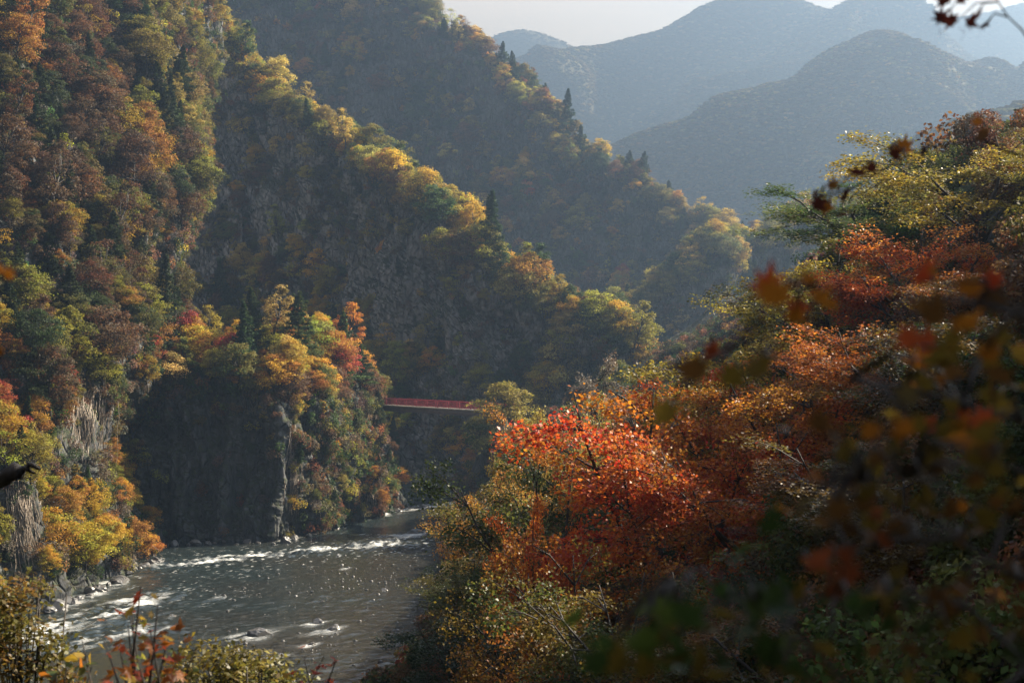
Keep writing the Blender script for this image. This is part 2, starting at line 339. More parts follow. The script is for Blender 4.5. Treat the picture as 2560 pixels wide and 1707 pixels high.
# ------------------------------------------------------------------ river
RKS = [(645, 1585, 1.1, 'large pale boulder breaking the shallows'), (835, 1572, .75, 'smooth pale boulder in the shallow right half'), (795, 1555, .6, 'pale boulder left of the smooth one'), (1040, 1333, 1.3, 'low grey boulder in the dark water below the bridge'),
       (870, 1420, .35, 'small stone standing in the river middle'), (700, 1640, .5, 'stone in the near shallows'), (590, 1625, .45, 'stone left of the near shallows'), (960, 1475, .4, 'stone near the right bank trees'), (780, 1610, .4, 'stone just below the smooth boulder'),
       (560, 1490, .35, 'stone in the green riffle'), (430, 1540, .4, 'stone in the white water'), (735, 1345, .8, 'upright rock at the foot of the spur prow'), (790, 1325, .9, 'pale pointed rock under the spur face'), (250, 1478, 1.1, 'sloping pale ledge rock at the left bank'), (180, 1508, 1.0, 'broken ledge rock beside the white water'), (300, 1452, 1.1, 'dark ledge rock below the golden trees')]
def dist_poly(X, Y, pts):
    d = np.full(X.shape, 1e9); tt = np.zeros(X.shape)
    for k in range(len(pts)-1):
        a, b = pts[k], pts[k+1]; ab = b-a; t = np.clip(((X-a[0])*ab[0]+(Y-a[1])*ab[1])/(ab[0]**2+ab[1]**2), 0, 1)
        q = np.hypot(X-a[0]-t*ab[0], Y-a[1]-t*ab[1]); d = np.minimum(d, q)
    return d
rx = np.linspace(-74, 8, 300); ry = np.concatenate([np.linspace(120, 215, 330), np.linspace(215.3, 262, 200)[0:], np.linspace(262.4, 395, 200)])
RX, RY = np.meshgrid(rx, ry, indexing='ij')
p3 = np.stack([RX, RY, 0*RX], -1)
fa, fb_ = np.array((.5, .86)), np.array((.86, -.5))      # flow and across
U = RX*fa[0]+RY*fa[1]; V = RX*fb_[0]+RY*fb_[1]
q3 = np.stack([U/2.6, V/1.5, 0*U], -1)
rip = [water_at(*a) for a in ((385, 1415), (450, 1408), (520, 1402), (600, 1395), (680, 1386), (760, 1378), (880, 1368), (960, 1360))]
rip2 = [water_at(*a) for a in ((800, 1322), (880, 1300), (960, 1284), (1040, 1270), (1140, 1258))]
rip3 = [water_at(*a) for a in ((60, 1600), (150, 1565), (230, 1545), (320, 1515), (420, 1490))]
rip4 = [water_at(*a) for a in ((130, 1620), (260, 1600), (380, 1570))]
d1, d2, d3, d4 = (dist_poly(RX, RY, r) for r in (rip, rip2, rip3, rip4))
fast = np.clip(np.exp(-(d1/7)**2)+.8*np.exp(-(d2/7)**2)+.8*np.exp(-(d3/6)**2)+.6*np.exp(-(d4/6)**2), 0, 1)
shal = 1/(1+np.exp(-(RX+30-.1*(RY-190))/5))              # shallow brown side towards the right bank
wv = fbm(q3, 3, 7); wv2 = fbm(np.stack([U/.9, V/.7, 0*U], -1), 2, 9); sharp = 1-np.abs(wv)*1.6
roughn = np.clip(.45+.6*fbm(p3/22, 2, 4), .1, 1)
hgt = .10*wv*roughn+.05*wv2*roughn+fast*(.28*sharp+.16*wv2)+.06*shal*np.clip(fbm(p3/1.1, 2, 3)-.2, 0, 1)
foamn = fbm(np.stack([U/3.4, V/1.3, 0*U], -1), 4, 13)
foam = np.clip((np.exp(-(d1/2.4)**2)*1.25+np.exp(-(d2/3.0)**2)*1.25+np.exp(-(d3/3.6)**2)*.95+np.exp(-(d4/3.)**2)*.85)*(.55+1.0*foamn)-.22, 0, 1)
caps = np.clip((fbm(np.stack([U/1.1, V/.5, 0*U], -1), 3, 23)-.70)*5, 0, 1)*np.clip(np.exp(-(d1/14)**2)*1.1+np.exp(-(d3/9)**2)*.8+.05+.25*(roughn-.4), 0, 1)
foam = np.clip(foam+caps*.5, 0, 1)
for px, py, s_, _ in RKS:                # white water round and below each boulder (the river runs towards us)
    if s_ < 1.4:
        c_ = water_at(px, py); du = -((RX-c_[0])*fa[0]+(RY-c_[1])*fa[1]); dv = (RX-c_[0])*fb_[0]+(RY-c_[1])*fb_[1]
        t_ = np.exp(-((du-s_*1.2)/(s_*3.2))**2-(dv/(s_*(1.1+.25*np.clip(du, 0, 6))))**2)*(np.hypot(du, dv) > s_*.6)
        foam = np.clip(foam+np.clip(t_*(.5+1.1*foamn), 0, 1)*.85, 0, 1); hgt = hgt+.10*t_*wv2
deep = np.clip(1-shal+.5*fbm(p3/12, 3, 8), 0, 1)
PR = np.stack([RX, RY, hgt], -1)
me = mesh_np('river', PR.reshape(-1, 3), grid_faces(*RX.shape)[:, ::1], vattr={'foam': foam.ravel(), 'deep': deep.ravel()}, smooth=True)
m, n, out = mat_new('river_water'); l = n.links.new
af = nd(n, "ShaderNodeAttribute", attribute_name='foam').outputs['Fac']; ad_ = nd(n, "ShaderNodeAttribute", attribute_name='deep').outputs['Fac']
v = objvec(n)
bed = mix_rgb(n, maprange(n, noise(n, 1.3, 5, v), .4, .6, 0, 1), (.014, .0145, .013), (.034, .032, .026))
wc = mix_rgb(n, ad_, bed, (.018, .025, .025))
brk = noise(n, 3.2, 5, v, .7)
ff = nd(n, "ShaderNodeMath", operation='MULTIPLY'); l(af, ff.inputs[0]); l(maprange(n, brk, .35, .6, .35, 1.2), ff.inputs[1]); ff.use_clamp = True
p = nd(n, "ShaderNodeBsdfPrincipled"); l(mix_rgb(n, ff.outputs[0], wc, (.62, .63, .61)), p.inputs['Base Color'])
l(maprange(n, ff.outputs[0], 0, .6, .13, .7), p.inputs['Roughness']); p.inputs['IOR'].default_value = 1.33
b = nd(n, "ShaderNodeBump"); b.inputs['Strength'].default_value = .55; b.inputs['Distance'].default_value = .12
l(noise(n, 2.2, 4, objvec(n, (1, .8, 1)), .6), b.inputs['Height']); l(b.outputs[0], p.inputs['Normal']); l(p.outputs[0], out.inputs['Surface'])
M['water'] = m
me.materials.append(m); river = obj('river', me, kind='structure')
if me.polygons[0].normal.z < 0: me.flip_normals()

# ------------------------------------------------------------------ tree prototypes (meshes only)
rng = np.random.default_rng(7)
def unit(v): return v/(np.linalg.norm(v, axis=-1, keepdims=True)+1e-9)
def leaf_quads(c, nrm, size, r, asp=.62, fold=.18):
    n_ = len(c); t = unit(np.cross(nrm, r.normal(size=(n_, 3)))); b_ = np.cross(nrm, t)
    s = size*(.65+.7*r.random(n_))[:, None]; a = t*s*.5; q = b_*s*.5*asp
    v = np.stack([c-a, c-q+nrm*s*fold*.5, c+a, c+q+nrm*s*fold*.5], 1).reshape(-1, 3)
    return v, np.arange(4*n_).reshape(-1, 4)
def crown_mesh(name, c, nrm, size, clump, r, **kw):
    v, f = leaf_quads(c, nrm, size, r, **kw)
    return mesh_np(name, v, f, fattr={'rnd': r.random(len(c)), 'clump': clump})
def broadleaf(name, seed, H=9., R=3.6, lobes=26, per=190, size=.34, flat=.55, low=.3, limbs=True):
    """-> trunk mesh, crown mesh; base at the origin"""
    r = np.random.default_rng(seed); tr = MB()
    lean = r.normal(size=2)*.5
    zt = np.linspace(-1.2, H*.62, 7); tk = np.stack([lean[0]*(zt/H)**2*2+.12*np.sin(zt+seed), lean[1]*(zt/H)**2*2+.12*np.cos(zt*1.3), zt], 1)
    tr.tube(tk, np.linspace(.21, .09, 7)*H/9, 5)
    C = []; tries = 0
    while len(C) < lobes and tries < 4000:
        tries += 1
        h = low+(1-low)*r.random()**.8
        env = R*(math.sin(math.pi*min(1, (h-low)/(1-low)*.82+.18))**.7)*(.75+.35*r.random())
        a = r.random()*2*math.pi; rad = env*(.35+.65*r.random()**.5)
        p_ = np.array((math.cos(a)*rad+lean[0]*h, math.sin(a)*rad+lean[1]*h, H*h*.93))
        if all(np.linalg.norm((p_-q)*np.array((1, 1, 1.4))) > R*.30 for q in C): C.append(p_)
    C = np.array(C); cs, ns, cl = [], [], []
    for i, p_ in enumerate(C):
        k = int(per*(.6+.8*r.random())); rr = R*(.24+.21*r.random())*(1.1-.3*p_[2]/H)
        d = unit(r.normal(size=(k, 3))); d[:, 2] = np.where(r.random(k) < .7, np.abs(d[:, 2]), d[:, 2])
        s = (.32+.72*r.random(k)**.45)[:, None]*rr*(1+.35*fbm(d*2.+i, 2, seed))[:, None]
        x = d*s*np.array((1.15, 1.15, flat))+p_
        nn = unit(d*.7+np.array((0, 0, .55))+r.normal(size=(k, 3))*.6)
        cs.append(x); ns.append(nn); cl.append(np.clip(r.random()+r.normal(size=k)*.12, 0, 1))
        if limbs:
            st = tk[min(6, 2+int(4*min(1, p_[2]/(H*.75))))]; mid = (st+p_)/2+np.array((0, 0, -.1*R*r.random()))+r.normal(size=3)*.2
            tr.tube([st, mid, p_], np.array((.075, .05, .02))*H/9, 3)
    return tr.mesh(name+'_trunk'), crown_mesh(name+'_crown', np.concatenate(cs), np.concatenate(ns), size, np.concatenate(cl), r)
def conifer(name, seed, H=12., R=2.7, tiers=15, size=.42, bare=.22, dens=1.7, asp=.34):
    r = np.random.default_rng(seed); tr = MB()
    zt = np.linspace(-1.2, H, 8); tk = np.stack([.1*np.sin(zt*.5+seed), .1*np.cos(zt*.4), zt], 1)
    tr.tube(tk, np.linspace(.2, .02, 8), 5); cs, ns, cl = [], [], []
    for t in range(tiers):
        h = bare+(1-bare)*(t/(tiers-1))**.92; z = H*h; L_ = R*(1-h)**.75*(.75+.5*r.random())+.25
        nb = r.integers(4, 7)
        for b_ in range(nb):
            a = b_/nb*2*math.pi+r.random()*1.2; Lb = L_*(.6+.6*r.random()); dr = np.array((math.cos(a), math.sin(a), 0))
            s = np.linspace(0, 1, 4)[:, None]; pts = np.array((0, 0, z))+dr*s*Lb+np.array((0, 0, 1.))*(-.16*s+.10*s*s)*Lb
            tr.tube(pts, np.array((.045, .035, .02, .01)), 3)
            k = int((14+26*Lb)*dens); q = (.15+.85*r.random(k)**.7)[:, None]
            x = np.array((0, 0, z))+dr*q*Lb+np.array((0, 0, 1.))*(-.16*q+.10*q*q)*Lb
            side = np.array((-dr[1], dr[0], 0)); x = x+side*(r.normal(size=(k, 1))*.22*Lb*(1.1-q*.6))+np.array((0, 0, 1.))*r.normal(size=(k, 1))*.15
            cs.append(x); ns.append(unit(np.array((0, 0, 1.))+r.normal(size=(k, 3))*.35)); cl.append(np.clip(r.random()*.9+r.normal(size=k)*.1, 0, 1))
    return tr.mesh(name+'_trunk'), crown_mesh(name+'_crown', np.concatenate(cs), np.concatenate(ns), size, np.concatenate(cl), r, asp=asp)
def shrub_mesh(name, seed, R=1.5, k=420, size=.3):
    r = np.random.default_rng(seed); cs, ns, cl = [], [], []
    for i in range(6):
        p_ = r.normal(size=3)*np.array((.55, .55, .25))*R+np.array((0, 0, R*.45)); n_ = k//6
        d = unit(r.normal(size=(n_, 3))); x = p_+d*(R*.5*(.4+.6*r.random(n_)**.5))[:, None]
        cs.append(x); ns.append(unit(d*.6+np.array((0, 0, .5))+r.normal(size=(n_, 3))*.6)); cl.append(np.clip(r.random()+r.normal(size=n_)*.1, 0, 1))
    return crown_mesh(name, np.concatenate(cs), np.concatenate(ns), size, np.concatenate(cl), r)

BL = [broadleaf('broadleaf%d' % i, 100+i, *a) for i, a in enumerate([
    (9.5, 3.7, 34, 230, .28, .8, .28), (11, 3.4, 34, 220, .28, .8, .32), (8, 3.9, 30, 240, .28, .65, .3), (7, 3.0, 22, 250, .27, .9, .25),
    (10, 4.2, 38, 220, .29, .75, .38), (8.5, 3.2, 24, 240, .28, .9, .22), (6, 2.7, 18, 250, .25, .85, .3), (9.5, 3.3, 17, 90, .26, .6, .35), (11.5, 2.6, 26, 150, .27, 1.0, .3)])]
CO = [conifer('conifer%d' % i, 200+i, *a) for i, a in enumerate([(12, 3.3, 17, .44, .2), (10.5, 3.5, 14, .44, .26), (13.5, 3.1, 17, .42, .34), (8.5, 2.8, 14, .42, .12)])]
SH = [shrub_mesh('shrub%d' % i, 300+i) for i in range(4)]
FARM = []
def ico(sub):
    import bmesh
    bm = bmesh.new(); bmesh.ops.create_icosphere(bm, subdivisions=sub, radius=1); v = np.array([x.co[:] for x in bm.verts]); f = np.array([[y.index for y in x.verts] for x in bm.faces]); bm.free(); return v, f
for i in range(7):                     # far-off crowns: lumpy canopies, two of them pointed
    v, f = ico(3); r = np.random.default_rng(400+i)
    if i < 5: v = v*(3.3*(1+.42*fbm(v*1.5+i*3, 2, i)+.22*fbm(v*4.5+i, 2, i+9)))[:, None]*np.array((1.25, 1.25, .5))+np.array((0, 0, -.1))
    else: h = (v[:, 2]+1)/2; v = np.c_[v[:, :2]*(1.7*(1-h*.75)*(1+.35*fbm(v*3.5+i, 2, i)))[:, None], h*9.5]
    FARM.append(mesh_np('far_crown%d' % i, v, f, fattr={'rnd': np.clip(.5+.35*r.normal(size=len(f))*.5, 0, 1), 'clump': np.full(len(f), r.random())}))
for lst in (BL, CO):
    for t_, c_ in lst: t_.materials.append(M['bark']); c_.materials.append(M['leaf'] if lst is BL else M['needle'])
for s_ in SH: s_.materials.append(M['leaf'])
for i, s_ in enumerate(FARM): s_.materials.append(M['leaffar'])

# ------------------------------------------------------------------ colours
PAL = dict(golden=(.54, .315, .035), yellow_green=(.34, .30, .04), olive=(.19, .155, .035), green=(.075, .105, .03), orange=(.46, .19, .045),
           rust=(.20, .082, .033), red=(.46, .06, .05), brown=(.13, .085, .048), dark_green=(.028, .05, .02), grey_brown=(.14, .105, .08), pale_gold=(.52, .37, .10))
CN = dict(golden='golden', yellow_green='yellow-green', olive='olive', green='green', orange='orange', rust='rust-coloured', red='red', brown='brown', dark_green='dark green', grey_brown='grey-brown', pale_gold='pale gold')
def choose(weights, r):
    k = list(weights); w_ = np.array([weights[x] for x in k], float); return k[r.choice(len(k), p=w_/w_.sum())]
def palette(zone, px, py, nz_):
    if zone == 'hillside':
        if py < 480 and px < 330: return dict(rust=4, orange=2, brown=3, olive=2, red=.05, golden=.6, green=1.8, dark_green=.8)
        if py < 330: return dict(yellow_green=3, pale_gold=1.5, olive=2, green=1.2, golden=1, rust=.8)
        if py < 700: return dict(golden=2, orange=1, olive=2.6, yellow_green=2, brown=1.8, green=1.8, rust=.8)
        if py < 1050: return dict(olive=2.4, orange=1.3, rust=1, brown=2.2, yellow_green=2, red=.35, golden=1, green=1.6)
        return dict(golden=3.4, orange=2, yellow_green=1.6, olive=1)
    if zone == 'rocky_spur': return dict(orange=1.8, pale_gold=1.4, golden=1.5, olive=2, yellow_green=1.6, brown=1, rust=.7, red=.25)
    if zone == 'middle_ridge': return dict(yellow_green=3.6, golden=2, pale_gold=2.6, olive=1.8, orange=.5, brown=.7, green=1)
    if zone == 'third_ridge': return dict(golden=1.5, pale_gold=1.7, olive=2.2, yellow_green=2, brown=1.2, rust=.9, green=1.3, orange=.8, red=.12)
    if zone == 'opposite_spur': return dict(pale_gold=2.5, yellow_green=2, olive=2, green=1, golden=1)
    return dict(olive=3, brown=2.5, rust=1.5, golden=1.2, green=2, yellow_green=1, pale_gold=1)

# ------------------------------------------------------------------ scatter
def sample(zone, n_, r):
    T = TERR[zone]; P, N, dA = T['P'], T['N'], T['dA']; pr = dA[:-1, :-1].ravel(); pr = pr/pr.sum()
    k = r.choice(len(pr), n_, p=pr); i, j = k//(P.shape[1]-1), k % (P.shape[1]-1); a, b_ = r.random((n_, 1)), r.random((n_, 1))
    Q = (P[i, j]*(1-a)+P[i+1, j]*a)*(1-b_)+(P[i, j+1]*(1-a)+P[i+1, j+1]*a)*b_
    return Q, N[i, j], i/(P.shape[0]-1)
ROCKS = [  # bare rock windows (px, py, half width, half height, keep probability)
    (1010, 730, 115, 150, .07), (1010, 700, 190, 230, .35), (700, 500, 75, 200, .15), (480, 700, 45, 110, .2), (570, 400, 60, 120, .25), (930, 235, 60, 95, .12),
    (530, 1200, 200, 170, .10), (640, 1250, 100, 130, .08), (225, 1060, 45, 110, .15), (60, 1330, 55, 130, .2), (1060, 1180, 90, 110, .1), (1150, 900, 110, 130, .4), (1300, 800, 60, 90, .5),
    (340, 1330, 60, 60, .5), (735, 1190, 28, 160, .4)]
def rocky(px, py):
    k = 1.0
    for x, y, a, b_, p_ in ROCKS:
        if ((px-x)/a)**2+((py-y)/b_)**2 < 1: k = min(k, p_)
    return k
def poisson(Q, N, fr, r, dmin, zone, keep):
    cell = {}; outl = []
    for q, nn, f_ in zip(Q, N, fr):
        if q[2] < 1.2: continue
        d = dmin*(.55+1.1*r.random()**1.5); c = tuple((q//3.0).astype(int)); ok = True
        for dx in (-1, 0, 1):
            for dy in (-1, 0, 1):
                for dz in (-1, 0, 1):
                    for o_ in cell.get((c[0]+dx, c[1]+dy, c[2]+dz), ()):
                        if (o_[0]-q[0])**2+(o_[1]-q[1])**2+.8*(o_[2]-q[2])**2 < d*d: ok = False
        if not ok: continue
        px, py = pix(q)
        if r.random() > keep(px, py, nn, f_): continue
        cell.setdefault(c, []).append(q); outl.append((q, nn, f_, px, py))
    return outl
trees = []; shrubs = {}
ZONES = [('hillside', 3200, 2.2, 5200), ('rocky_spur', 1300, 2.1, 2600), ('middle_ridge', 4200, 2.5, 7500), ('third_ridge', 5200, 2.8, 7500), ('opposite_spur', 1800, 2.8, 2600)]
FR = {'hillside': .85, 'rocky_spur': .72, 'middle_ridge': .92, 'third_ridge': 1.0, 'opposite_spur': 1.0}
for zi, (zone, nt_, dm, ns_) in enumerate(ZONES):
    r = np.random.default_rng(900+zi)
    def keep(px, py, nn, f_):
        k = rocky(px, py-25)
        if px < -220 or px > 2750 or py > 1650 or py < -260: return 0
        if nn[2] < .05: k *= .6
        if zone == 'rocky_spur' and px < 720 and py > 990: k *= .16
        if zone == 'rocky_spur' and px > 865 and 940 < py < 1110: k *= .1
        return k
    Q, N, fr = sample(zone, nt_, r)
    for q, nn, f_, px, py in poisson(Q, N, fr, r, dm, zone, keep):
        cn = fbm(q/18.0, 2, 50); pal = palette(zone, px, py-40, cn)
        con = r.random() < {'hillside': .16, 'rocky_spur': .16, 'middle_ridge': .06, 'third_ridge': .12, 'opposite_spur': .16}[zone]
        cname = choose(pal, r)
        if con: cname = 'dark_green' if r.random() < .7 else 'green'
        s = FR[zone]*(.55+.95*r.random()**1.7)
        if zone == 'hillside' and py > 1080: s *= .72
        if zone == 'rocky_spur' and py > 1060: s *= .62
        if nn[2] < .3: s *= .75
        trees.append(dict(p=q-np.array((0, 0, .35)), n=nn, zone=zone, con=con, c=cname, s=s, v=int(r.integers(0, len(CO) if con else len(BL))), rz=r.random()*6.283, px=px, py=py, f=f_))
    if zone in ('middle_ridge', 'third_ridge', 'opposite_spur'):
        T = TERR[zone]; nu_, nv_ = T['P'].shape[:2]; c0 = 1/5. if zone == 'opposite_spur' else 1/6.; n_ = 420
        i = np.clip(((c0-.02+.085*r.random(n_)**1.3)*(nu_-1)).astype(int), 0, nu_-1); j = r.integers(0, nv_, n_)
        for q, nn, f_, px, py in poisson(T['P'][i, j], T['N'][i, j], np.full(n_, .2), r, 3.6, zone, lambda a, b_, c_, d_: 1 if -220 < a < 2750 and -260 < b_ else 0):
            cname = choose(palette(zone, px, py, 0), r); trees.append(dict(p=q-np.array((0, 0, .4)), n=nn, zone=zone, con=False, c=cname, s=(.85+.4*r.random())*(1.1 if zone != 'middle_ridge' else 1.0), v=int(r.integers(0, len(BL))), rz=r.random()*6.283, px=px, py=py, f=.2))
    Q, N, fr = sample(zone, ns_, r); L_ = []
    for q, nn, f_ in zip(Q, N, fr):
        px, py = pix(q)
        if q[2] < .5 or px < -250 or px > 2800 or py < -300 or r.random() > (.12+.88*rocky(px, py))*(1 if not (zone == 'rocky_spur' and px < 715 and py > 1000) else .5): continue
        L_.append((q, nn))
    shrubs[zone] = L_
# hand-placed trees that stand out: (px of base, py of base, depth, conifer, colour, variant, scale, zone)
HAND = [(175, 745, 232, 1, 'dark_green', 0, .9, 'hillside'), (45, 790, 222, 1, 'green', 2, .8, 'hillside'), (560, 190, 425, 1, 'dark_green', 1, 1.2, 'middle_ridge'), (745, 965, 268, 1, 'green', 1, 1.25, 'rocky_spur'), (862, 935, 288, 1, 'green', 0, 1.2, 'rocky_spur'), (905, 960, 296, 1, 'dark_green', 1, 1.0, 'rocky_spur'),
        (598, 1015, 261.5, 1, 'green', 1, 1.05, 'rocky_spur'), (940, 960, 300, 1, 'dark_green', 0, .7, 'rocky_spur'),
        (1414, 400, 656, 1, 'dark_green', 2, 1.75, 'third_ridge'), (1250, 245, 668, 1, 'dark_green', 0, 1.47, 'third_ridge'), (1285, 265, 667, 1, 'dark_green', 2, 1.40, 'third_ridge'), (1360, 325, 660, 1, 'dark_green', 1, 1.47, 'third_ridge'),
        (1455, 430, 652, 1, 'dark_green', 0, 1.40, 'third_ridge'), (1500, 470, 648, 1, 'dark_green', 3, 1.40, 'third_ridge'), (1570, 490, 644, 1, 'dark_green', 1, 1.40, 'third_ridge'), (1670, 540, 640, 1, 'dark_green', 0, 1.12, 'third_ridge'),
        (1960, 650, 530, 1, 'dark_green', 0, 1.0, 'opposite_spur'), (2030, 655, 535, 1, 'dark_green', 1, 1.0, 'opposite_spur'), (1600, 780, 506, 1, 'dark_green', 3, 1.0, 'opposite_spur'),
        (120, 1350, 200, 0, 'golden', 4, .85, 'hillside'), (215, 1330, 206, 0, 'golden', 2, .9, 'hillside'), (80, 1290, 196, 0, 'yellow_green', 0, .8, 'hillside'), (330, 1400, 222, 0, 'orange', 3, .95, 'hillside'), (270, 1420, 214, 0, 'golden', 6, .8, 'hillside'),
        (385, 1400, 223.5, 0, 'orange', 6, .7, 'hillside'), (30, 1150, 204, 0, 'red', 6, .8, 'hillside'), (440, 800, 262, 0, 'orange', 5, .8, 'hillside'), (375, 770, 256, 0, 'red', 3, .75, 'hillside'), (480, 560, 284, 0, 'yellow_green', 2, 1.0, 'hillside'), (260, 1000, 231, 0, 'yellow_green', 2, .8, 'hillside'),
        (690, 1045, 259, 0, 'orange', 2, .95, 'rocky_spur'), (740, 1020, 262, 0, 'golden', 6, .75, 'rocky_spur'), (1320, 425, 650, 0, 'red', 3, 1.2, 'third_ridge'), (800, 1030, 270, 0, 'golden', 1, .8, 'rocky_spur'), (955, 1000, 321, 0, 'golden', 2, 1.0, 'rocky_spur')]
TREE_BVH = BVHTree.FromPolygons([Vector(v_) for t in TERR.values() for v_ in t['P'].reshape(-1, 3)],
    [tuple(int(x) for x in f_) for f_ in np.concatenate([grid_faces(*t['P'].shape[:2])+o_ for t, o_ in zip(TERR.values(), np.concatenate([[0], np.cumsum([t['P'].shape[0]*t['P'].shape[1] for t in TERR.values()])[:-1]]))])])
def ground(px, py, Y, up=14):
    """a point of the ground near that sight line"""
    p_ = W(px, py, Y); h = TREE_BVH.ray_cast(Vector((p_[0], p_[1], p_[2]+up)), Vector((0, 0, -1)), up*2)
    if h[0] is not None: return np.array(h[0])
    d = Vector(p_-CAM).normalized(); h = TREE_BVH.ray_cast(Vector(CAM+np.array(d)*(Y*.8)), d, Y*.45)
    return np.array(h[0]) if h[0] is not None else p_
for px, py, Y, con, cname, v_, s, zone in HAND:
    q = ground(px, py, Y); trees.append(dict(p=q-np.array((0, 0, .35)), n=np.array((0, 0, 1.)), zone=zone, con=bool(con), c=cname, s=s, v=v_, rz=px*.37, px=px, py=py, f=.3, hand=1))
# which show most: paint crowns near to far into a coarse buffer
buf = np.zeros((342, 512), bool); yy, xx = np.mgrid[0:342, 0:512]
sil = np.array([(2560, 300), (2350, 360), (2150, 430), (2000, 560), (1900, 680), (1740, 780), (1600, 920), (1440, 1010), (1400, 1080), (1290, 1150), (1230, 1260), (1130, 1300), (1090, 1450), (1080, 1560), (1000, 1707), (2560, 1707)], float)/5.0
ins = np.zeros(buf.shape, bool)
for a, b_ in zip(sil, np.roll(sil, -1, 0)):
    c_ = ((a[1] > yy) != (b_[1] > yy)) & (xx < (b_[0]-a[0])*(yy-a[1])/(b_[1]-a[1]+1e-9)+a[0]); ins ^= c_
buf |= ins
trees.sort(key=lambda t: t['p'][1])
for t in trees:
    h, rad = (9.*t['s'], 1.7*t['s']) if t['con'] else (5.6*t['s'], 3.2*t['s'])
    c = t['p']+np.array((0, 0, h)); px, py = pix(c); t['cx'], t['cy'] = float(px), float(py); rp = rad/c[1]*F/5; t['vis'] = 0
    d = Vector(c-CAM); dist = d.length; hit = TREE_BVH.ray_cast(Vector(CAM), d.normalized(), dist-rad-1)
    if hit[0] is not None and hit[3] < dist-rad-4: continue
    x0, x1, y0, y1 = (int(max(0, px/5-rp-1)), int(min(511, px/5+rp+1)), int(max(0, py/5-rp*1.6-1)), int(min(341, py/5+rp*1.6+1)))
    if x1 <= x0 or y1 <= y0: continue
    sx, sy = xx[y0:y1+1, x0:x1+1], yy[y0:y1+1, x0:x1+1]
    msk = ((sx-px/5)/rp)**2+((sy-py/5)/(rp*(1.6 if t['con'] else 1)))**2 < 1
    sub = buf[y0:y1+1, x0:x1+1]; t['vis'] = int((msk & ~sub).sum()); sub |= msk

# ------------------------------------------------------------------ trees as things, the rest as woodland
ORD = ['first', 'second', 'third', 'fourth', 'fifth', 'sixth', 'seventh', 'eighth', 'ninth', 'tenth', 'eleventh', 'twelfth', 'thirteenth', 'fourteenth', 'fifteenth', 'sixteenth', 'seventeenth', 'eighteenth', 'nineteenth', 'twentieth']
def ordinal(k):
    if k < 20: return ORD[k]
    return {2: 'twenty', 3: 'thirty', 4: 'forty'}[(k+1)//10]+'-'+ORD[(k+1) % 10-1] if (k+1) % 10 else {3: 'thirtieth', 4: 'fortieth', 5: 'fiftieth'}[(k+1)//10]
def where(t):
    y, x, z = t['cy'], t['cx'], t['zone']
    if z == 'hillside':
        if y < 250: return 'high on the near left slope'
        if y < 520: return 'on the upper near left slope'
        if y < 760: return 'halfway up the near left slope'
        if y < 1050: return 'low on the near left slope'
        return 'at the foot of the left bank'
    if z == 'rocky_spur': return 'on top of the rocky spur' if y < 950 else 'on the river face of the spur'
    nm = {'middle_ridge': 'the middle ridge', 'third_ridge': 'the third ridge', 'opposite_spur': 'the small far spur'}[z]
    return ('on the crest of ' if t['f'] < .34 else 'on the flank of ')+nm
def make_tree(name, tm, cm, loc, scale, rz, tilt, c1, c2, label, group, cat='tree'):
    e = obj(name, None, loc=loc, label=label, cat=cat, group=group); e.empty_display_size = .5
    e.scale = scale if hasattr(scale, '__len__') else (scale,)*3; e.rotation_euler = (tilt[0], tilt[1], rz)
    a = obj('trunk', tm, parent=e); b_ = obj('crown', cm, parent=e)
    b_['col'] = [float(x) for x in c1]; b_['col2'] = [float(x) for x in c2]
    return e
def vary(c, r, amt=.16):
    c = np.array(PAL[c] if isinstance(c, str) else c); return np.clip(c*(1+r.normal(size=3)*amt*.5)*(1+r.normal()*amt), .005, .8)
NEXT = dict(golden='yellow_green', yellow_green='olive', olive='green', green='dark_green', orange='golden', rust='brown', red='orange', brown='rust', dark_green='green', grey_brown='brown', pale_gold='olive')
r = np.random.default_rng(33)
for t in trees:
    t['col'] = vary(t['c'], r); t['col2'] = vary(NEXT[t['c']], r)
    if t['zone'] == 'hillside' and t['py'] < 1120:        # muted leaves, darkened further in place of shade on the near slope
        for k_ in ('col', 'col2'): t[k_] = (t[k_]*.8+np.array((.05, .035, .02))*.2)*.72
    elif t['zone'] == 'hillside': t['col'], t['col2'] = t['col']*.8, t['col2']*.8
    t['tilt'] = (-t['n'][1]*.0+r.normal()*.05-.12*float(t['n'][1]), r.normal()*.05+.12*float(t['n'][0]))
br = sorted([t for t in trees if not t['con']], key=lambda t: -t['vis']-(1e6 if t.get('hand') else 0)); co_ = sorted([t for t in trees if t['con']], key=lambda t: -t['vis']-(1e6 if t.get('hand') else 0))
solo = [t for t in br[:275] if t['vis'] > 3]+[t for t in co_[:120] if t['vis'] > 3]
sid = set(map(id, solo)); rest = [t for t in trees if id(t) not in sid]
groups = {}
for t in solo: groups.setdefault((where(t), t['con'], t['c']), []).append(t)
for (wh, con, cname), g in groups.items():
    g.sort(key=lambda t: t['cx'])
    for k, t in enumerate(g):
        base = '%s %s %s' % (CN[cname], 'layered conifer' if con else 'broadleaf tree', wh)
        lab = base if len(g) == 1 else base+(', leftmost such' if k == 0 else ', rightmost such' if k == len(g)-1 else ', %s such from left' % ordinal(k))
        tm, cm = (CO if con else BL)[t['v']]
        make_tree('conifer_tree' if con else 'broadleaf_tree', tm, cm, t['p'], t['s'], t['rz'], t['tilt'], t['col'], t['col2'], lab, 'conifers on the gorge sides' if con else 'broadleaf trees on the gorge sides')

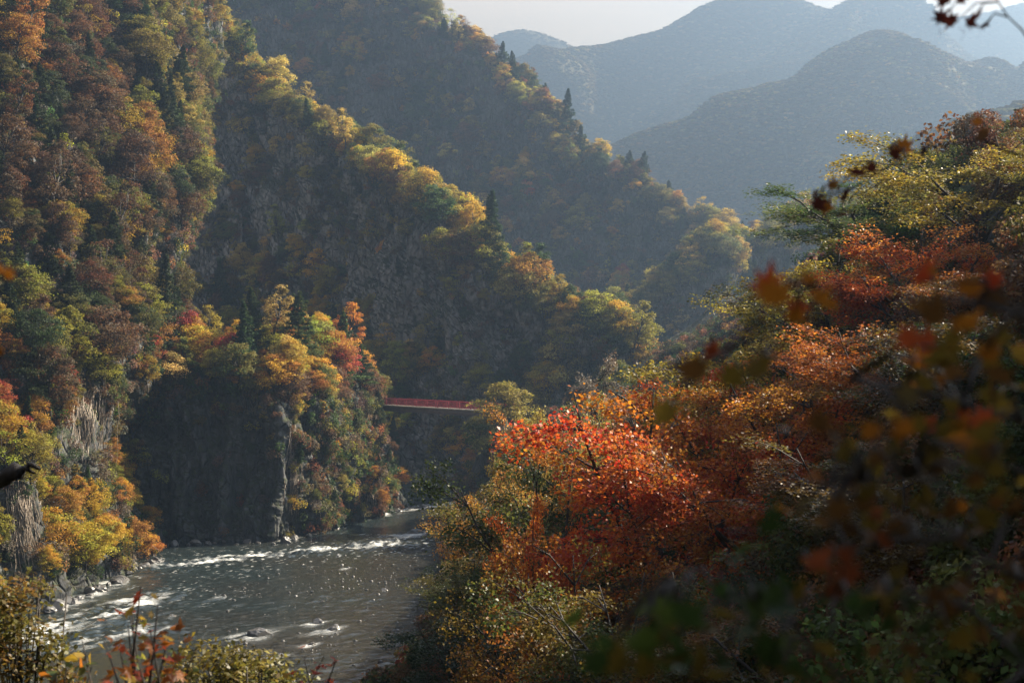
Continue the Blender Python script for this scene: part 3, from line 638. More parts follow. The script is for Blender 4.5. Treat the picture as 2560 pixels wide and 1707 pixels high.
# geometry-nodes scatter for what nobody could count
PROTO = {}
def proto_collection(key, meshes):
    c = bpy.data.collections.new('proto_'+key)
    for i, me_ in enumerate(meshes):
        o = bpy.data.objects.new('%s_%02d' % (key, i), me_); c.objects.link(o)
    PROTO[key] = c; return c
def joined_tree(pair, name):
    (t_, c_) = pair; n1 = len(t_.vertices); v1 = np.zeros(n1*3, np.float32); t_.vertices.foreach_get('co', v1); n2 = len(c_.vertices); v2 = np.zeros(n2*3, np.float32); c_.vertices.foreach_get('co', v2)
    f4 = np.array([p_.vertices[:] for p_ in t_.polygons if p_.loop_total == 4]); q4 = np.arange(n2).reshape(-1, 4)
    d = {}
    for k in ('rnd', 'clump'):
        a = np.zeros(len(c_.polygons), np.float32); c_.attributes[k].data.foreach_get('value', a); d[k] = np.r_[np.zeros(len(f4), np.float32), a]
    me_ = mesh_np(name, np.r_[v1.reshape(-1, 3), v2.reshape(-1, 3)], np.r_[f4, q4+n1], fattr=d)
    me_.materials.append(c_.materials[0]); me_.materials.append(M['bark'])
    mi = np.zeros(len(me_.polygons), np.int32); mi[:len(f4)] = 1; me_.polygons.foreach_set('material_index', mi); return me_
proto_collection('forest', [joined_tree(x, 'forest_tree') for x in BL]+[joined_tree(x, 'forest_conifer') for x in CO])
SHN = [shrub_mesh('fine_shrub%d' % i, 350+i, 1.3, 3600, .11) for i in range(3)]
for s_ in SHN: s_.materials.append(M['leaf'])
proto_collection('shrubfine', SHN); proto_collection('shrub', SH); proto_collection('far', FARM)
def gn_group(c):
    g = bpy.data.node_groups.new('scatter_'+c.name, 'GeometryNodeTree')
    g.interface.new_socket('Geometry', in_out='INPUT', socket_type='NodeSocketGeometry'); g.interface.new_socket('Geometry', in_out='OUTPUT', socket_type='NodeSocketGeometry')
    i, o = g.nodes.new('NodeGroupInput'), g.nodes.new('NodeGroupOutput'); ci = g.nodes.new('GeometryNodeCollectionInfo'); ci.inputs['Collection'].default_value = c
    ci.inputs['Separate Children'].default_value = True; ci.inputs['Reset Children'].default_value = True
    ip = g.nodes.new('GeometryNodeInstanceOnPoints'); ip.inputs['Pick Instance'].default_value = True
    def na(nm, ty):
        x = g.nodes.new('GeometryNodeInputNamedAttribute'); x.data_type = ty; x.inputs['Name'].default_value = nm; return x.outputs['Attribute']
    mtp = g.nodes.new('GeometryNodeMeshToPoints')
    g.links.new(i.outputs[0], mtp.inputs[0]); g.links.new(mtp.outputs[0], ip.inputs['Points']); g.links.new(ci.outputs[0], ip.inputs['Instance'])
    g.links.new(na('idx', 'INT'), ip.inputs['Instance Index']); g.links.new(na('sc', 'FLOAT'), ip.inputs['Scale'])
    er = g.nodes.new('FunctionNodeEulerToRotation'); g.links.new(na('rot', 'FLOAT_VECTOR'), er.inputs[0]); g.links.new(er.outputs[0], ip.inputs['Rotation'])
    g.links.new(ip.outputs[0], o.inputs[0]); return g
GN = {}
def scatter(name, key, P, idx, sc, rot, c1, c2, label, cat):
    if not len(P): return
    me_ = bpy.data.meshes.new(name); n_ = len(P); me_.vertices.add(n_); me_.vertices.foreach_set('co', np.asarray(P, np.float32).ravel())
    a = me_.attributes.new('idx', 'INT', 'POINT'); a.data.foreach_set('value', np.asarray(idx, np.int32))
    a = me_.attributes.new('sc', 'FLOAT', 'POINT'); a.data.foreach_set('value', np.asarray(sc, np.float32))
    a = me_.attributes.new('rot', 'FLOAT_VECTOR', 'POINT'); a.data.foreach_set('vector', np.asarray(rot, np.float32).ravel())
    for k, c in (('col', c1), ('col2', c2)):
        a = me_.attributes.new(k, 'FLOAT_COLOR', 'POINT'); a.data.foreach_set('color', np.c_[np.asarray(c), np.ones(n_)].astype(np.float32).ravel())
    me_.update(); o = obj(name, me_, label=label, cat=cat, kind='stuff')
    if key not in GN: GN[key] = gn_group(PROTO[key])
    md = o.modifiers.new('scatter', 'NODES'); md.node_group = GN[key]; return o
ZN = {'hillside': 'near left slope', 'rocky_spur': 'rocky spur', 'middle_ridge': 'long middle ridge', 'third_ridge': 'hazy third ridge', 'opposite_spur': 'small spur at the valley bend'}
for zone, _, _, _ in ZONES:
    g = [t for t in rest if t['zone'] == zone]
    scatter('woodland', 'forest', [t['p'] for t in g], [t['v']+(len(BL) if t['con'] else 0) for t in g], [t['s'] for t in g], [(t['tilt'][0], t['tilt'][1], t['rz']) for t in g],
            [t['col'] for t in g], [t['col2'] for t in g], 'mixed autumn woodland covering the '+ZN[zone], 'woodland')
    q = shrubs[zone]; r = np.random.default_rng(hash(zone) % 1 + 61)
    cn_ = [choose(dict(olive=2.5, brown=3, grey_brown=2.5, green=2, rust=1, yellow_green=.8, dark_green=1.5), r) for _ in q]
    scatter('undergrowth', 'shrub', [a[0]-a[1]*.15 for a in q], r.integers(0, 4, len(q)), (.55+.75*r.random(len(q)))*(1.25 if zone in ('third_ridge', 'opposite_spur') else .9),
            np.c_[r.normal(size=len(q))*.4, r.normal(size=len(q))*.4, r.random(len(q))*6.28], [vary(c, r, .25) for c in cn_], [vary(NEXT[c], r, .25) for c in cn_], 'brown and olive undergrowth on the '+ZN[zone], 'undergrowth')
for zone, n_, sc_, lab in (('added_rear_hillside', 1500, .9, 'forest on the added hillside behind the viewpoint'), ('added_left_valley_side', 1800, .9, 'forest down the added left side of the valley'), ('right_hill', 1500, .8, 'hazy forest on the low hill at right'), ('near_mountain', 46000, .52, 'hazy forest on the nearer mountain'), ('far_mountain', 46000, .75, 'pale forest on the broad far mountain'), ('right_far_mountain', 9000, .9, 'pale forest on the far right mountain'), ('left_far_mountain', 7000, .9, 'pale forest on the small far mountain')):
    r = np.random.default_rng(n_); Q, N, fr = sample(zone, int(n_*2.0), r); px, py = pix(Q); k = ((px > -150+(1000)) & (px < 2750) & (py < 900) & (fr > .08)) if 'side' not in zone else (Q[:, 2] > 2) & ((Q[:, 1] < 130) | (px < -150)); Q = Q[k][:n_]; N = N[k][:n_]
    cn_ = [choose(palette('far', 0, 0, 0), r) for _ in Q]; con = r.random(len(Q)) < .0
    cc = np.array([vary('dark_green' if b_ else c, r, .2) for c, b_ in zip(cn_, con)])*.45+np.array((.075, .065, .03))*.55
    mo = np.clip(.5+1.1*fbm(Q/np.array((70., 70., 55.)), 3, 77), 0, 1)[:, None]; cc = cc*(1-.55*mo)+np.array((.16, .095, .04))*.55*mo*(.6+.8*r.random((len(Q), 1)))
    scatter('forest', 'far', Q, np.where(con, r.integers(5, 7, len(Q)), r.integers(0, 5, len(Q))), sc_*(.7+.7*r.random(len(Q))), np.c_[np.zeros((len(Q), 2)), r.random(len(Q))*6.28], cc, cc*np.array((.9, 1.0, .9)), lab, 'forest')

# ------------------------------------------------------------------ trees on the right bank, near the camera
def maple(name, seed, H=10., R=4., limbs=6, sub=7, per=330, size=.115, low=.42, thick=.2):
    r = np.random.default_rng(seed); tr = MB(); cs, ns, cl = [], [], []
    tz = np.linspace(-1.5, H*.36, 6); bend = r.normal(size=2)*.35; tk = np.stack([bend[0]*(tz/H*2)**2, bend[1]*(tz/H*2)**2, tz], 1); tr.tube(tk, np.linspace(.2, .14, 6)*H/10, 7)
    for i in range(limbs):
        a = i/limbs*2*math.pi+r.normal()*.35; top = H*(.62+.36*r.random()) if i else H; out_ = R*(.5+.45*r.random())*(1 if i else .15)
        st = tk[-1-(i % 3)]; en = np.array((math.cos(a)*out_, math.sin(a)*out_, top*.95)); dr = np.array((math.cos(a), math.sin(a), 0))
        s = np.linspace(0, 1, 7)[:, None]; pts = st*(1-s)+en*s+dr*(s*(1-s))*R*.35+np.cumsum(r.normal(size=(7, 3))*.07, 0)*s
        tr.tube(pts, np.linspace(.11, .02, 7)*H/10, 5)
        for j in range(sub):
            q = .28+.72*(j+r.random())/sub; b0 = pts[min(6, int(q*6))]
            aa = a+r.normal()*.95; Lb = R*(.28+.4*r.random())*(1.25-.4*q); e = b0+np.array((math.cos(aa)*Lb, math.sin(aa)*Lb, Lb*(.25+.45*r.normal())))
            mid = (b0+e)/2+np.array((0, 0, .1*Lb))+r.normal(size=3)*.06; tr.tube([b0, mid, e], np.array((.04, .026, .008))*H/10, 4); lobeclump = r.random()
            for kk in range(4):
                u = .45+.6*r.random(); c_ = b0*(1-u)+e*u+r.normal(size=3)*np.array((.34, .34, .18))*R*.24; tr.tube([mid, (mid+c_)/2+r.normal(size=3)*.04, c_], (.016, .012, .005), 3)
                k = int(per/4*(.5+r.random())); ang = r.random(k)*6.283; rd = R*.17*(.7+.5*r.random())*r.random(k)**.55
                tl = r.normal(size=2)*.35; x = c_+np.stack([np.cos(ang)*rd, np.sin(ang)*rd, R*.042*r.normal(size=k)+rd*(np.cos(ang)*tl[0]+np.sin(ang)*tl[1])-.25*rd], 1)
                cs.append(x); ns.append(unit(np.array((0, 0, .8))+r.normal(size=(k, 3))*.7)); cl.append(np.clip(lobeclump*.75+.25*r.random()+r.normal(size=k)*.1, 0, 1))
    cm = crown_mesh(name+'_crown', np.concatenate(cs), np.concatenate(ns), size, np.concatenate(cl), r, asp=.75, fold=.25); tm = tr.mesh(name+'_trunk')
    tm.materials.append(M['bark']); cm.materials.append(M['leafnear']); return tm, cm
MP = [maple('maple%d' % i, 500+i, *a) for i, a in enumerate([(10, 4., 7, 8, 420, .12), (10, 4.2, 7, 8, 380, .125), (10, 3.6, 8, 7, 420, .12), (10, 4.4, 6, 9, 400, .13)])]
def near_tree(px, py, Y, wid, c1, c2, v_, label, rz=None, name='maple_tree', hmax=16):
    X = (px-1280)/F*Y; zc = 32-(py-853.5)/F*Y; zg = float(bank_z(X, Y)); H = min(max((zc-zg)/.72, 3.0), hmax)
    sx = wid/F*Y/8.2; return make_tree(name, *MP[v_], (X, Y, zg-.1), (sx, sx, H/10.), px*.731 if rz is None else rz, (0, 0), c1, c2, label, 'trees on the right bank')
dk = (.02, .035, .012); ol = (.12, .10, .02); br_ = (.13, .055, .015)
NT = [(1680, 1140, 46, 760, (.50, .065, .02), (.48, .17, .02), 0, 'large red maple leaning over the right bank in the foreground'),
      (1345, 1385, 50, 250, (.52, .12, .02), (.5, .07, .03), 2, 'small bright orange-red maple below the large red one'),
      (1370, 1290, 57, 520, (.045, .065, .02), (.13, .13, .03), 1, 'dark green tree left of the large red maple'),
      (1240, 1265, 78, 280, (.15, .13, .03), (.40, .17, .03), 3, 'orange-tipped tree at the left end of the right bank'),
      (1860, 1060, 52, 460, (.50, .075, .02), (.46, .17, .02), 1, 'red-orange maple at the right shoulder of the large red one'),
      (1340, 1150, 84, 240, (.24, .17, .04), (.46, .17, .04), 2, 'pale orange tree with flat sprays against the dark gorge'),
      (1190, 1600, 58, 420, (.022, .04, .014), (.06, .07, .02), 0, 'dark evergreen tree at the bottom of the river edge'),
      (1420, 1560, 38, 560, (.27, .10, .02), (.17, .11, .02), 1, 'dull orange maple under the large red maple'),
      (1910, 930, 56, 520, (.22, .17, .03), (.36, .22, .03), 3, 'olive and gold spreading tree above the red maple'),
      (1700, 1030, 64, 330, (.46, .17, .04), (.25, .19, .04), 0, 'orange-gold tree at the shoulder of the right bank'),
      (2010, 760, 64, 360, (.48, .33, .03), (.3, .26, .03), 2, 'bright yellow tree on the right bank skyline'),
      (2170, 520, 68, 560, (.05, .085, .025), (.15, .15, .03), 1, 'tall dark green tree on the right bank skyline'),
      (2450, 410, 55, 520, (.30, .21, .03), (.14, .13, .03), 3, 'yellow-olive tree at the upper right edge'),
      (2310, 640, 52, 520, (.50, .09, .02), (.42, .16, .03), 0, 'orange-red maple below the dark skyline tree'),
      (2040, 980, 46, 560, (.42, .13, .02), (.30, .15, .02), 2, 'orange-brown tree right of the large red maple'),
      (2250, 880, 44, 560, (.36, .10, .02), (.16, .10, .02), 1, 'shaded red-brown maple in the middle of the right bank'),
      (2480, 760, 42, 520, (.15, .09, .02), (.25, .08, .02), 0, 'dim rust-coloured tree at the right edge'),
      (1900, 1190, 42, 560, (.42, .075, .02), (.32, .12, .02), 3, 'shaded orange tree right behind the red maple trunk'),
      (2200, 1250, 32, 640, br_, ol, 2, 'dark brown tree low on the right'),
      (2480, 1150, 30, 620, (.10, .06, .015), dk, 1, 'nearly black tree at the right edge'),
      (1650, 1560, 30, 600, (.15, .10, .02), (.05, .07, .015), 3, 'dark olive tree at the bottom centre'),
      (1950, 1560, 27, 640, (.07, .07, .015), (.2, .07, .02), 0, 'dark green-brown tree at the bottom right of centre'),
      (2300, 1560, 25, 700, (.10, .06, .015), (.04, .04, .01), 2, 'dark tree filling the bottom right corner'),
      (1450, 1120, 92, 240, (.32, .26, .06), (.16, .15, .04), 1, 'pale olive tree behind the large red maple'),
      (1180, 1430, 70, 260, (.14, .11, .03), (.04, .06, .02), 3, 'thin dark tree reaching over the water'),
      (1510, 1010, 130, 210, (.13, .11, .09), (.2, .12, .07), 2, 'grey half-bare tree behind the orange-gold one'),
      (2100, 700, 60, 500, (.30, .22, .03), (.12, .12, .03), 3, 'olive tree between the yellow and dark skyline trees')]
for a in NT: near_tree(*a)
# pillar trees by the bridge end and along the far right bank
r = np.random.default_rng(77)
for k, (px, py, Y, c, v_, s, lab) in enumerate([(1250, 1010, 275, 'yellow_green', 2, 1.2, 'yellow-green tree on the pillar at the right end of the bridge'), (1208, 1040, 273, 'olive', 3, 1.1, 'olive tree in front of the right end of the bridge'), (1310, 1050, 273, 'golden', 6, 1.2, 'small golden tree right of the bridge end'),
        (1270, 1100, 268, 'brown', 6, .8, 'brown bush-like tree below the bridge end'), (1380, 1030, 270, 'grey_brown', 5, .9, 'grey-brown tree on the far right bank'), (1450, 1010, 262, 'grey_brown', 1, .9, 'grey-brown bare-looking tree beside the red maple top'), (1540, 990, 262, 'olive', 0, .9, 'olive tree far behind the red maple top')]):
    X = (px-1280)/F*Y; tm, cm = BL[v_]; make_tree('broadleaf_tree', tm, cm, (X, Y, float(bank_z(X, Y))-.3), s, px*.3, (0, 0), vary(c, r), vary(NEXT[c], r), lab, 'trees on the right bank')
q = []; r = np.random.default_rng(5)
for _ in range(5200):
    X, Y = r.random()*70-13, 12+r.random()*300; z = float(bank_z(X, Y))
    px, py = pix(np.array((X, Y, z+1)))
    if z > .6 and -100 < px < 2700 and py < 1800: q.append((X, Y, z-.1))
for _ in range(1100):
    X, Y = -6+30*r.random(), 17+28*r.random(); z = float(bank_z(X, Y)); px, py = pix(np.array((X, Y, z+1)))
    if 1300 < px < 3000 and (py > 1250 or px > 2100): q.append((X, Y, z-.1))
for key, q, lab in (('shrubfine', [a for a in q if a[1] < 75], 'dark undergrowth beneath the near trees of the right bank'), ('shrub', [a for a in q if a[1] >= 75], 'undergrowth on the far part of the right bank')):
    cn_ = [choose(dict(olive=2, brown=3, dark_green=2, green=1, rust=2), r) for _ in q]
    scatter('undergrowth', key, q, r.integers(0, 3, len(q)), .55+.6*r.random(len(q)), np.c_[r.normal(size=(len(q), 2))*.3, r.random(len(q))*6.28], [vary(c, r, .25)*.8 for c in cn_], [vary(NEXT[c], r, .25)*.8 for c in cn_], lab, 'undergrowth')

# ------------------------------------------------------------------ red footbridge
A, B = W(870, 1016, 324), W(1290, 1031.5, 281); A[2] = B[2] = 19.3
e = obj('footbridge', None, loc=(A+B)/2, label='red-railed footbridge crossing the gorge between the rocky spur and pillar', cat='bridge')
d = B-A; Lb = float(np.linalg.norm(d)); e.rotation_euler = (0, 0, math.atan2(d[1], d[0]))
mb = MB(); mb.box((0, 0, .0), (Lb, 2.0, .22)); mb.box((0, -1.04, .06), (Lb, .12, .28)); mb.box((0, 1.04, .06), (Lb, .12, .28)); obj('deck', mb.mesh('deck'), M['concrete'], e)
for y in (-.8, .8):
    mb = MB(); mb.box((0, y, -.56), (Lb, .08, .88)); mb.box((0, y, -.98), (Lb, .34, .07)); mb.box((0, y, -.15), (Lb, .34, .07))
    for k in range(12): mb.box((-Lb/2+Lb*(k+.5)/12, y, -.56), (.09, .26, .84))
    obj('girder', mb.mesh('girder'), M['steel'], e)
npst = 16; mb = MB(); mb.box((0, 0, .75), (.08, .08, 1.3)); pm = mb.mesh('railing_post')
for y in (-1.0, 1.0):
    for k in range(npst): obj('railing_post', pm, M['red'], e, (-Lb/2+Lb*(k+.5)/npst, y, .0))
    for z, h in ((1.42, .12), (1.12, .07), (.84, .07), (.56, .07), (.3, .07)):
        mb = MB(); mb.box((0, y*1.002, z), (Lb, .075 if h < .1 else .14, h)); obj('rail', mb.mesh('rail'), M['red'], e)

# ------------------------------------------------------------------ hanging vines, rocks, stones
def vine(px0, py0, px1, py1, Y, wpx, n_, label, r, rad=.045, off=.7):
    a = ground(px0, py0, Y); a = W(px0, py0, Y); bb = W(px1, py1, Y); mb = MB()
    ctr = []
    for k in range(n_):
        x0 = a+np.array((r.normal()*wpx/F*Y*.5, -off*r.random()-.2, r.normal()*.7)); ln = .35+.65*r.random(); m_ = 9
        s = np.linspace(0, 1, m_)[:, None]; pts = x0+(bb-a)*s*ln+np.cumsum(r.normal(size=(m_, 3))*np.array((.16, .12, .05)), 0)
        for i in range(m_):
            d_ = Vector(pts[i]-CAM); ds = d_.length; h = TREE_BVH.ray_cast(Vector(CAM), d_.normalized(), ds+12)
            if h[0] is not None and TREE_BVH.find_nearest(Vector(pts[i]))[3] < 12: pts[i] = CAM+np.array(d_.normalized())*(h[3]-.12-off*r.random()*.6)
        mb.tube(pts, rad*(.5+r.random())*np.linspace(1, .35, m_), 4)
    v = np.concatenate(mb.v); o_ = v.mean(0); mb.v = [x-o_ for x in mb.v]
    return obj('hanging_vine', mb.mesh('hanging_vine', True), M['vine'], loc=o_, label=label, cat='vine', group='hanging vines and roots')
r = np.random.default_rng(12)
vine(225, 985, 215, 1165, 229, 55, 70, 'pale dry vines hanging over the cliff below the left slope', r, .055)
vine(60, 1225, 95, 1450, 200, 45, 60, 'thick pale roots hanging on the cliff at the lower left edge', r, .06)
vine(30, 1290, 35, 1420, 196, 20, 25, 'small bundle of dry roots at the far left edge', r)
vine(737, 1080, 738, 1300, 256, 14, 46, 'narrow pale vine curtain on the prow of the rocky spur', r, .06)
vine(930, 1190, 925, 1290, 290, 34, 34, 'looped dry vines on the spur face near the rapids', r, .05)
vine(815, 1225, 830, 1320, 268, 30, 26, 'short dry vines at the foot of the spur', r)
vine(330, 1370, 360, 1430, 222, 40, 30, 'dry roots hanging to the water below the orange tree', r)
vine(640, 980, 652, 1030, 262, 24, 14, 'thin dry vines at the brow of the shaded cliff', r)
def rock_mesh(name, seed, sub=3):
    import bmesh
    bm = bmesh.new(); bmesh.ops.create_icosphere(bm, subdivisions=sub, radius=1)
    v = np.array([x.co[:] for x in bm.verts]); dd = 1+.35*fbm(v*1.1+seed*9, 3, seed)+.10*fbm(v*3.2+seed, 2, seed+3)
    for x, k in zip(bm.verts, dd): x.co *= float(k)
    for _ in range(7):
        nrm = unit(np.random.default_rng(seed*10+_).normal(size=3)); bmesh.ops.bisect_plane(bm, geom=bm.verts[:]+bm.edges[:]+bm.faces[:], plane_co=tuple(nrm*.82), plane_no=tuple(nrm), clear_outer=True)
        ed = [q_ for q_ in bm.edges if q_.is_boundary]
        if ed: bmesh.ops.contextual_create(bm, geom=ed)
    me_ = bpy.data.meshes.new(name); bm.to_mesh(me_); bm.free(); me_.materials.append(M['stone']); return me_
RK = [rock_mesh('river_rock', i) for i in range(5)]
for k, (px, py, s, lab) in enumerate(RKS):
    p_ = water_at(px, py); o = obj('river_rock', RK[k % 5], loc=(p_[0], p_[1], s*.05), label=lab, cat='rock', group='rocks along the river'); o.scale = (s*1.2, s, s*(.6 if s < 1.4 else .9)); o.rotation_euler = (0, .3 if s > 1.4 else 0, k*1.3)
r = np.random.default_rng(88); shore = [((330, 1428), (395, 1408), 9, 'wet rock under the orange tree on the left bank', 1.0), ((400, 1362), (720, 1356), 14, 'dark wet rock at the foot of the shaded cliff', .8), ((740, 1350), (980, 1276), 16, 'small rock along the foot of the rocky spur', .8), ((120, 1530), (330, 1438), 16, 'broken rock along the left bank below the golden trees', .9), ((985, 1278), (1120, 1258), 8, 'dark rock at the far bend of the river', 1.0)]
for (ax, ay), (bx, by), n_, lab, s0 in shore:
    for k in range(n_):
        u = (k+r.random())/n_; p_ = water_at(ax+(bx-ax)*u+r.normal()*4, ay+(by-ay)*u+r.normal()*2.5); s = s0*(.35+.9*r.random()**1.6)
        o = obj('river_rock', RK[int(r.integers(0, 5))], loc=(p_[0], p_[1], s*.1), label=lab+', '+('leftmost' if k == 0 else 'rightmost' if k == n_-1 else ordinal(k)+' from left'), cat='rock', group='rocks along the river'); o.scale = (s*(.9+.6*r.random()), s, s*(.5+.5*r.random())); o.rotation_euler = (r.normal()*.2, r.normal()*.2, r.random()*6)
vv, ffc, nn_ = [], [], 0; r = np.random.default_rng(8)
oct_ = unit(np.array([(1, 0, 0), (0, 1, 0), (-1, 0, 0), (0, -1, 0), (0, 0, .9), (.7, .7, .5), (-.7, .7, .5), (-.7, -.7, .5), (.7, -.7, .5)], float)); tri = np.array([(0, 1, 5), (1, 2, 6), (2, 3, 7), (3, 0, 8), (5, 1, 6), (6, 2, 7), (7, 3, 8), (8, 0, 5), (5, 6, 4), (6, 7, 4), (7, 8, 4), (8, 5, 4)])
for _ in range(4200):
    X, Y = -60+55*r.random(), 145+130*r.random(); px, py = pix(np.array((X, Y, 0)))
    sh = 1/(1+math.exp(-(X+31-.1*(Y-190))/5))
    if r.random() > sh*(.25+.9*max(0, float(fbm(np.array((X/9, Y/9, 0)), 2, 71)))) or Y > 262: continue
    s = .06+.16*r.random()**3; v_ = oct_*np.array((s*1.3, s, s*.8))*(1+.25*r.normal(size=(9, 1)))+np.array((X, Y, .02)); vv.append(v_); ffc.append(tri+nn_); nn_ += 9
obj('river_stones', mesh_np('river_stones', np.concatenate(vv), np.concatenate(ffc)), M['stone'], kind='stuff', label='small wet stones poking out of the brown shallows', cat='stones')

# ------------------------------------------------------------------ foreground saplings and shrubs below the camera
def maple_leaf(name, seed, lobes=5, curl=.25):
    r = np.random.default_rng(seed); pts = []
    if lobes >= 5:
        for k, (a, L_) in enumerate([(-150, .45), (-118, .28), (-85, .8), (-62, .4), (-40, .95), (-20, .48), (0, 1.1), (20, .48), (40, .95), (62, .4), (85, .8), (118, .28), (150, .45)]):
            a = math.radians(a+r.normal()*3); L_ *= 1+r.normal()*.06; pts.append((math.sin(a)*L_*.55, math.cos(a)*L_*.55+.1))
    else:
        for a in np.linspace(-150, 150, 11): a = math.radians(a); L_ = .36+.74*math.exp(-(a/.75)**2); pts.append((math.sin(a)*.62*(.5+.5*abs(math.cos(a*.5))), math.cos(a)*L_*.62+.1))
    pts = np.array(pts); z = -curl*np.sum(pts**2, 1)+r.normal(size=len(pts))*.05
    v = np.r_[[(0, 0, .0)], np.c_[pts, z]]; v = np.r_[v, [(-.012, -.5, -.1), (.012, -.5, -.1)]]
    n_ = len(pts); f = np.array([(0, i+1, i+2) for i in range(n_-1)]+[(0, n_+1, n_+2)])
    return mesh_np(name, v, f, fattr={'rnd': np.full(len(f), .5), 'clump': np.full(len(f), .2+.5*r.random())})
LF = [maple_leaf('leaf', 600+i) for i in range(3)]+[maple_leaf('leaf', 610+i, 3) for i in range(2)]
for x in LF: x.materials.append(M['leafnear'])
def add_leaf(parent, p_, size, c, r, kind=None, face=None):
    o = bpy.data.objects.new('leaf', LF[r.integers(0, 3) if kind is None else kind]); col.objects.link(o); o.parent = parent
    o.location = p_; o.scale = (size,)*3; o['col'] = [float(x) for x in c]; o['col2'] = [float(x)*.7 for x in c]
    o.rotation_euler = (r.normal()*.5+(1.1 if face else .2), r.normal()*.5, r.random()*6.28 if not face else math.pi+r.normal()*.7); return o
def sapling(name, base, tips, leafn, size, cols, label, cat, r, kind=None, spread=.25):
    """stem rising from the bank with a few leafy shoots"""
    e = obj(name, None, loc=base, label=label, cat=cat); mb = MB(); tips = [np.asarray(t)-base for t in tips]; ctr = np.mean(tips, 0)
    fork = ctr*np.array((.8, .8, 1))-np.array((0, 0, .9)); s = np.linspace(0, 1, 6)[:, None]
    mb.tube(np.array((0, 0, -.4))*(1-s)+fork*s+r.normal(size=(6, 3))*.05*s, np.linspace(.05, .02, 6), 5)
    ends = []
    for t in tips:
        m_ = (fork+t)/2+r.normal(size=3)*.08; mb.tube([fork, m_, t], (.016, .011, .004), 4); ends += [(fork*.3+m_*.7, t)]
    obj('stem', mb.mesh('stem'), M['bark'], e)
    for a, t in ends:
        for k in range(leafn):
            u = r.random()**.7; add_leaf(e, a*(1-u)+t*u+r.normal(size=3)*spread*size*3, size*(.7+.6*r.random()), cols[r.integers(0, len(cols))], r, kind)
    return e
def bank(px, Y): X = (px-1280)/F*Y; return np.array((X, Y, float(bank_z(X, Y))))
r = np.random.default_rng(21)
RED, ORA, YEL, GRN = (.50, .07, .02), (.52, .16, .02), (.42, .26, .03), (.12, .15, .03)
sapling('maple_sapling', bank(345, 11), [W(352, 1465, 11), W(395, 1510, 11), W(320, 1560, 11.3), W(375, 1570, 10.8), W(300, 1620, 11), W(345, 1650, 10.6), W(260, 1600, 11.4), W(385, 1600, 11.2), W(420, 1590, 11), W(360, 1700, 11)], 12, .125, [RED, ORA, RED, ORA, (.3, .1, .03), YEL], 'young maple with red and orange leaves at lower left', 'sapling', r)
sapling('maple_sapling', bank(790, 14), [W(760, 1640, 14), W(810, 1640, 14), W(740, 1680, 14), W(840, 1650, 13.6)], 10, .10, [RED, (.35, .04, .02), (.25, .05, .02)], 'small dark red maple shoot at the bottom of the river', 'sapling', r)
sapling('maple_sapling', bank(440, 12), [W(330, 1515, 12), W(325, 1540, 12.2), W(480, 1640, 12), W(455, 1670, 12)], 8, .085, [GRN, YEL, (.25, .22, .03)], 'thin yellow-green sapling behind the red-leaved one', 'sapling', r)
sapling('leafy_shrub', bank(180, 12), [W(170, 1640, 12), W(230, 1660, 12), W(205, 1600, 12), W(140, 1690, 12)], 10, .085, [GRN, (.1, .1, .03), ORA, YEL], 'dark green and orange shrub in the bottom left corner', 'shrub', r, 3)
def shrub_thing(px, py, Y, wpx, hpx, c1, c2, label, seed, nl=2600, size=.075):
    r = np.random.default_rng(seed); b0 = bank(px, Y); c0 = W(px, py, Y)-b0; e = obj('leafy_shrub', None, loc=b0, label=label, cat='shrub'); mb = MB()
    hw, hh = wpx/F*Y/2, hpx/F*Y/2; cs, ns, cl = [], [], []; s = np.linspace(0, 1, 6)[:, None]
    for k in range(5):
        t = c0+np.array((r.normal()*hw*.45, r.normal()*hw*.4, hh*.5)); st = np.array((r.normal()*.2, r.normal()*.2, -.4)); mb.tube(st*(1-s)+t*s+r.normal(size=(6, 3))*.06, np.linspace(.05, .008, 6), 4)
    for k in range(22):
        u = unit(r.normal(size=3)); c_ = c0+u*np.array((hw, hw*.8, hh))*(.35+.55*r.random()); n_ = nl//22; x = c_+r.normal(size=(n_, 3))*np.array((.17, .17, .13))*min(hw, 1.2); cs.append(x); ns.append(unit(np.array((0, -.2, 1.))+r.normal(size=(n_, 3))*.6)); cl.append(np.clip(r.random()+r.normal(size=n_)*.1, 0, 1))
        mb.tube([c0*.75+np.array((0, 0, .1)), (c0+c_)/2, c_], (.014, .01, .004), 3)
    obj('stem', mb.mesh('stem'), M['bark'], e); cm = crown_mesh('foliage', np.concatenate(cs), np.concatenate(ns), size, np.concatenate(cl), r, asp=.7); cm.materials.append(M['leafnear'])
    o = obj('foliage', cm, parent=e); o['col'] = list(c1); o['col2'] = list(c2)
shrub_thing(60, 1580, 20, 330, 380, (.11, .095, .02), (.17, .09, .02), 'olive-yellow shrub at the lower left edge', 1)
shrub_thing(570, 1685, 21, 340, 130, (.17, .125, .02), (.09, .075, .015), 'yellow-olive bush top at the bottom centre left', 2)
shrub_thing(420, 1720, 23, 180, 80, (.13, .10, .02), (.07, .065, .02), 'small olive bush top left of the yellow one', 3, 1200)
shrub_thing(690, 1710, 19, 200, 170, (.10, .10, .03), (.2, .15, .03), 'sparse dark green bush at the bottom of the river', 4, 700)

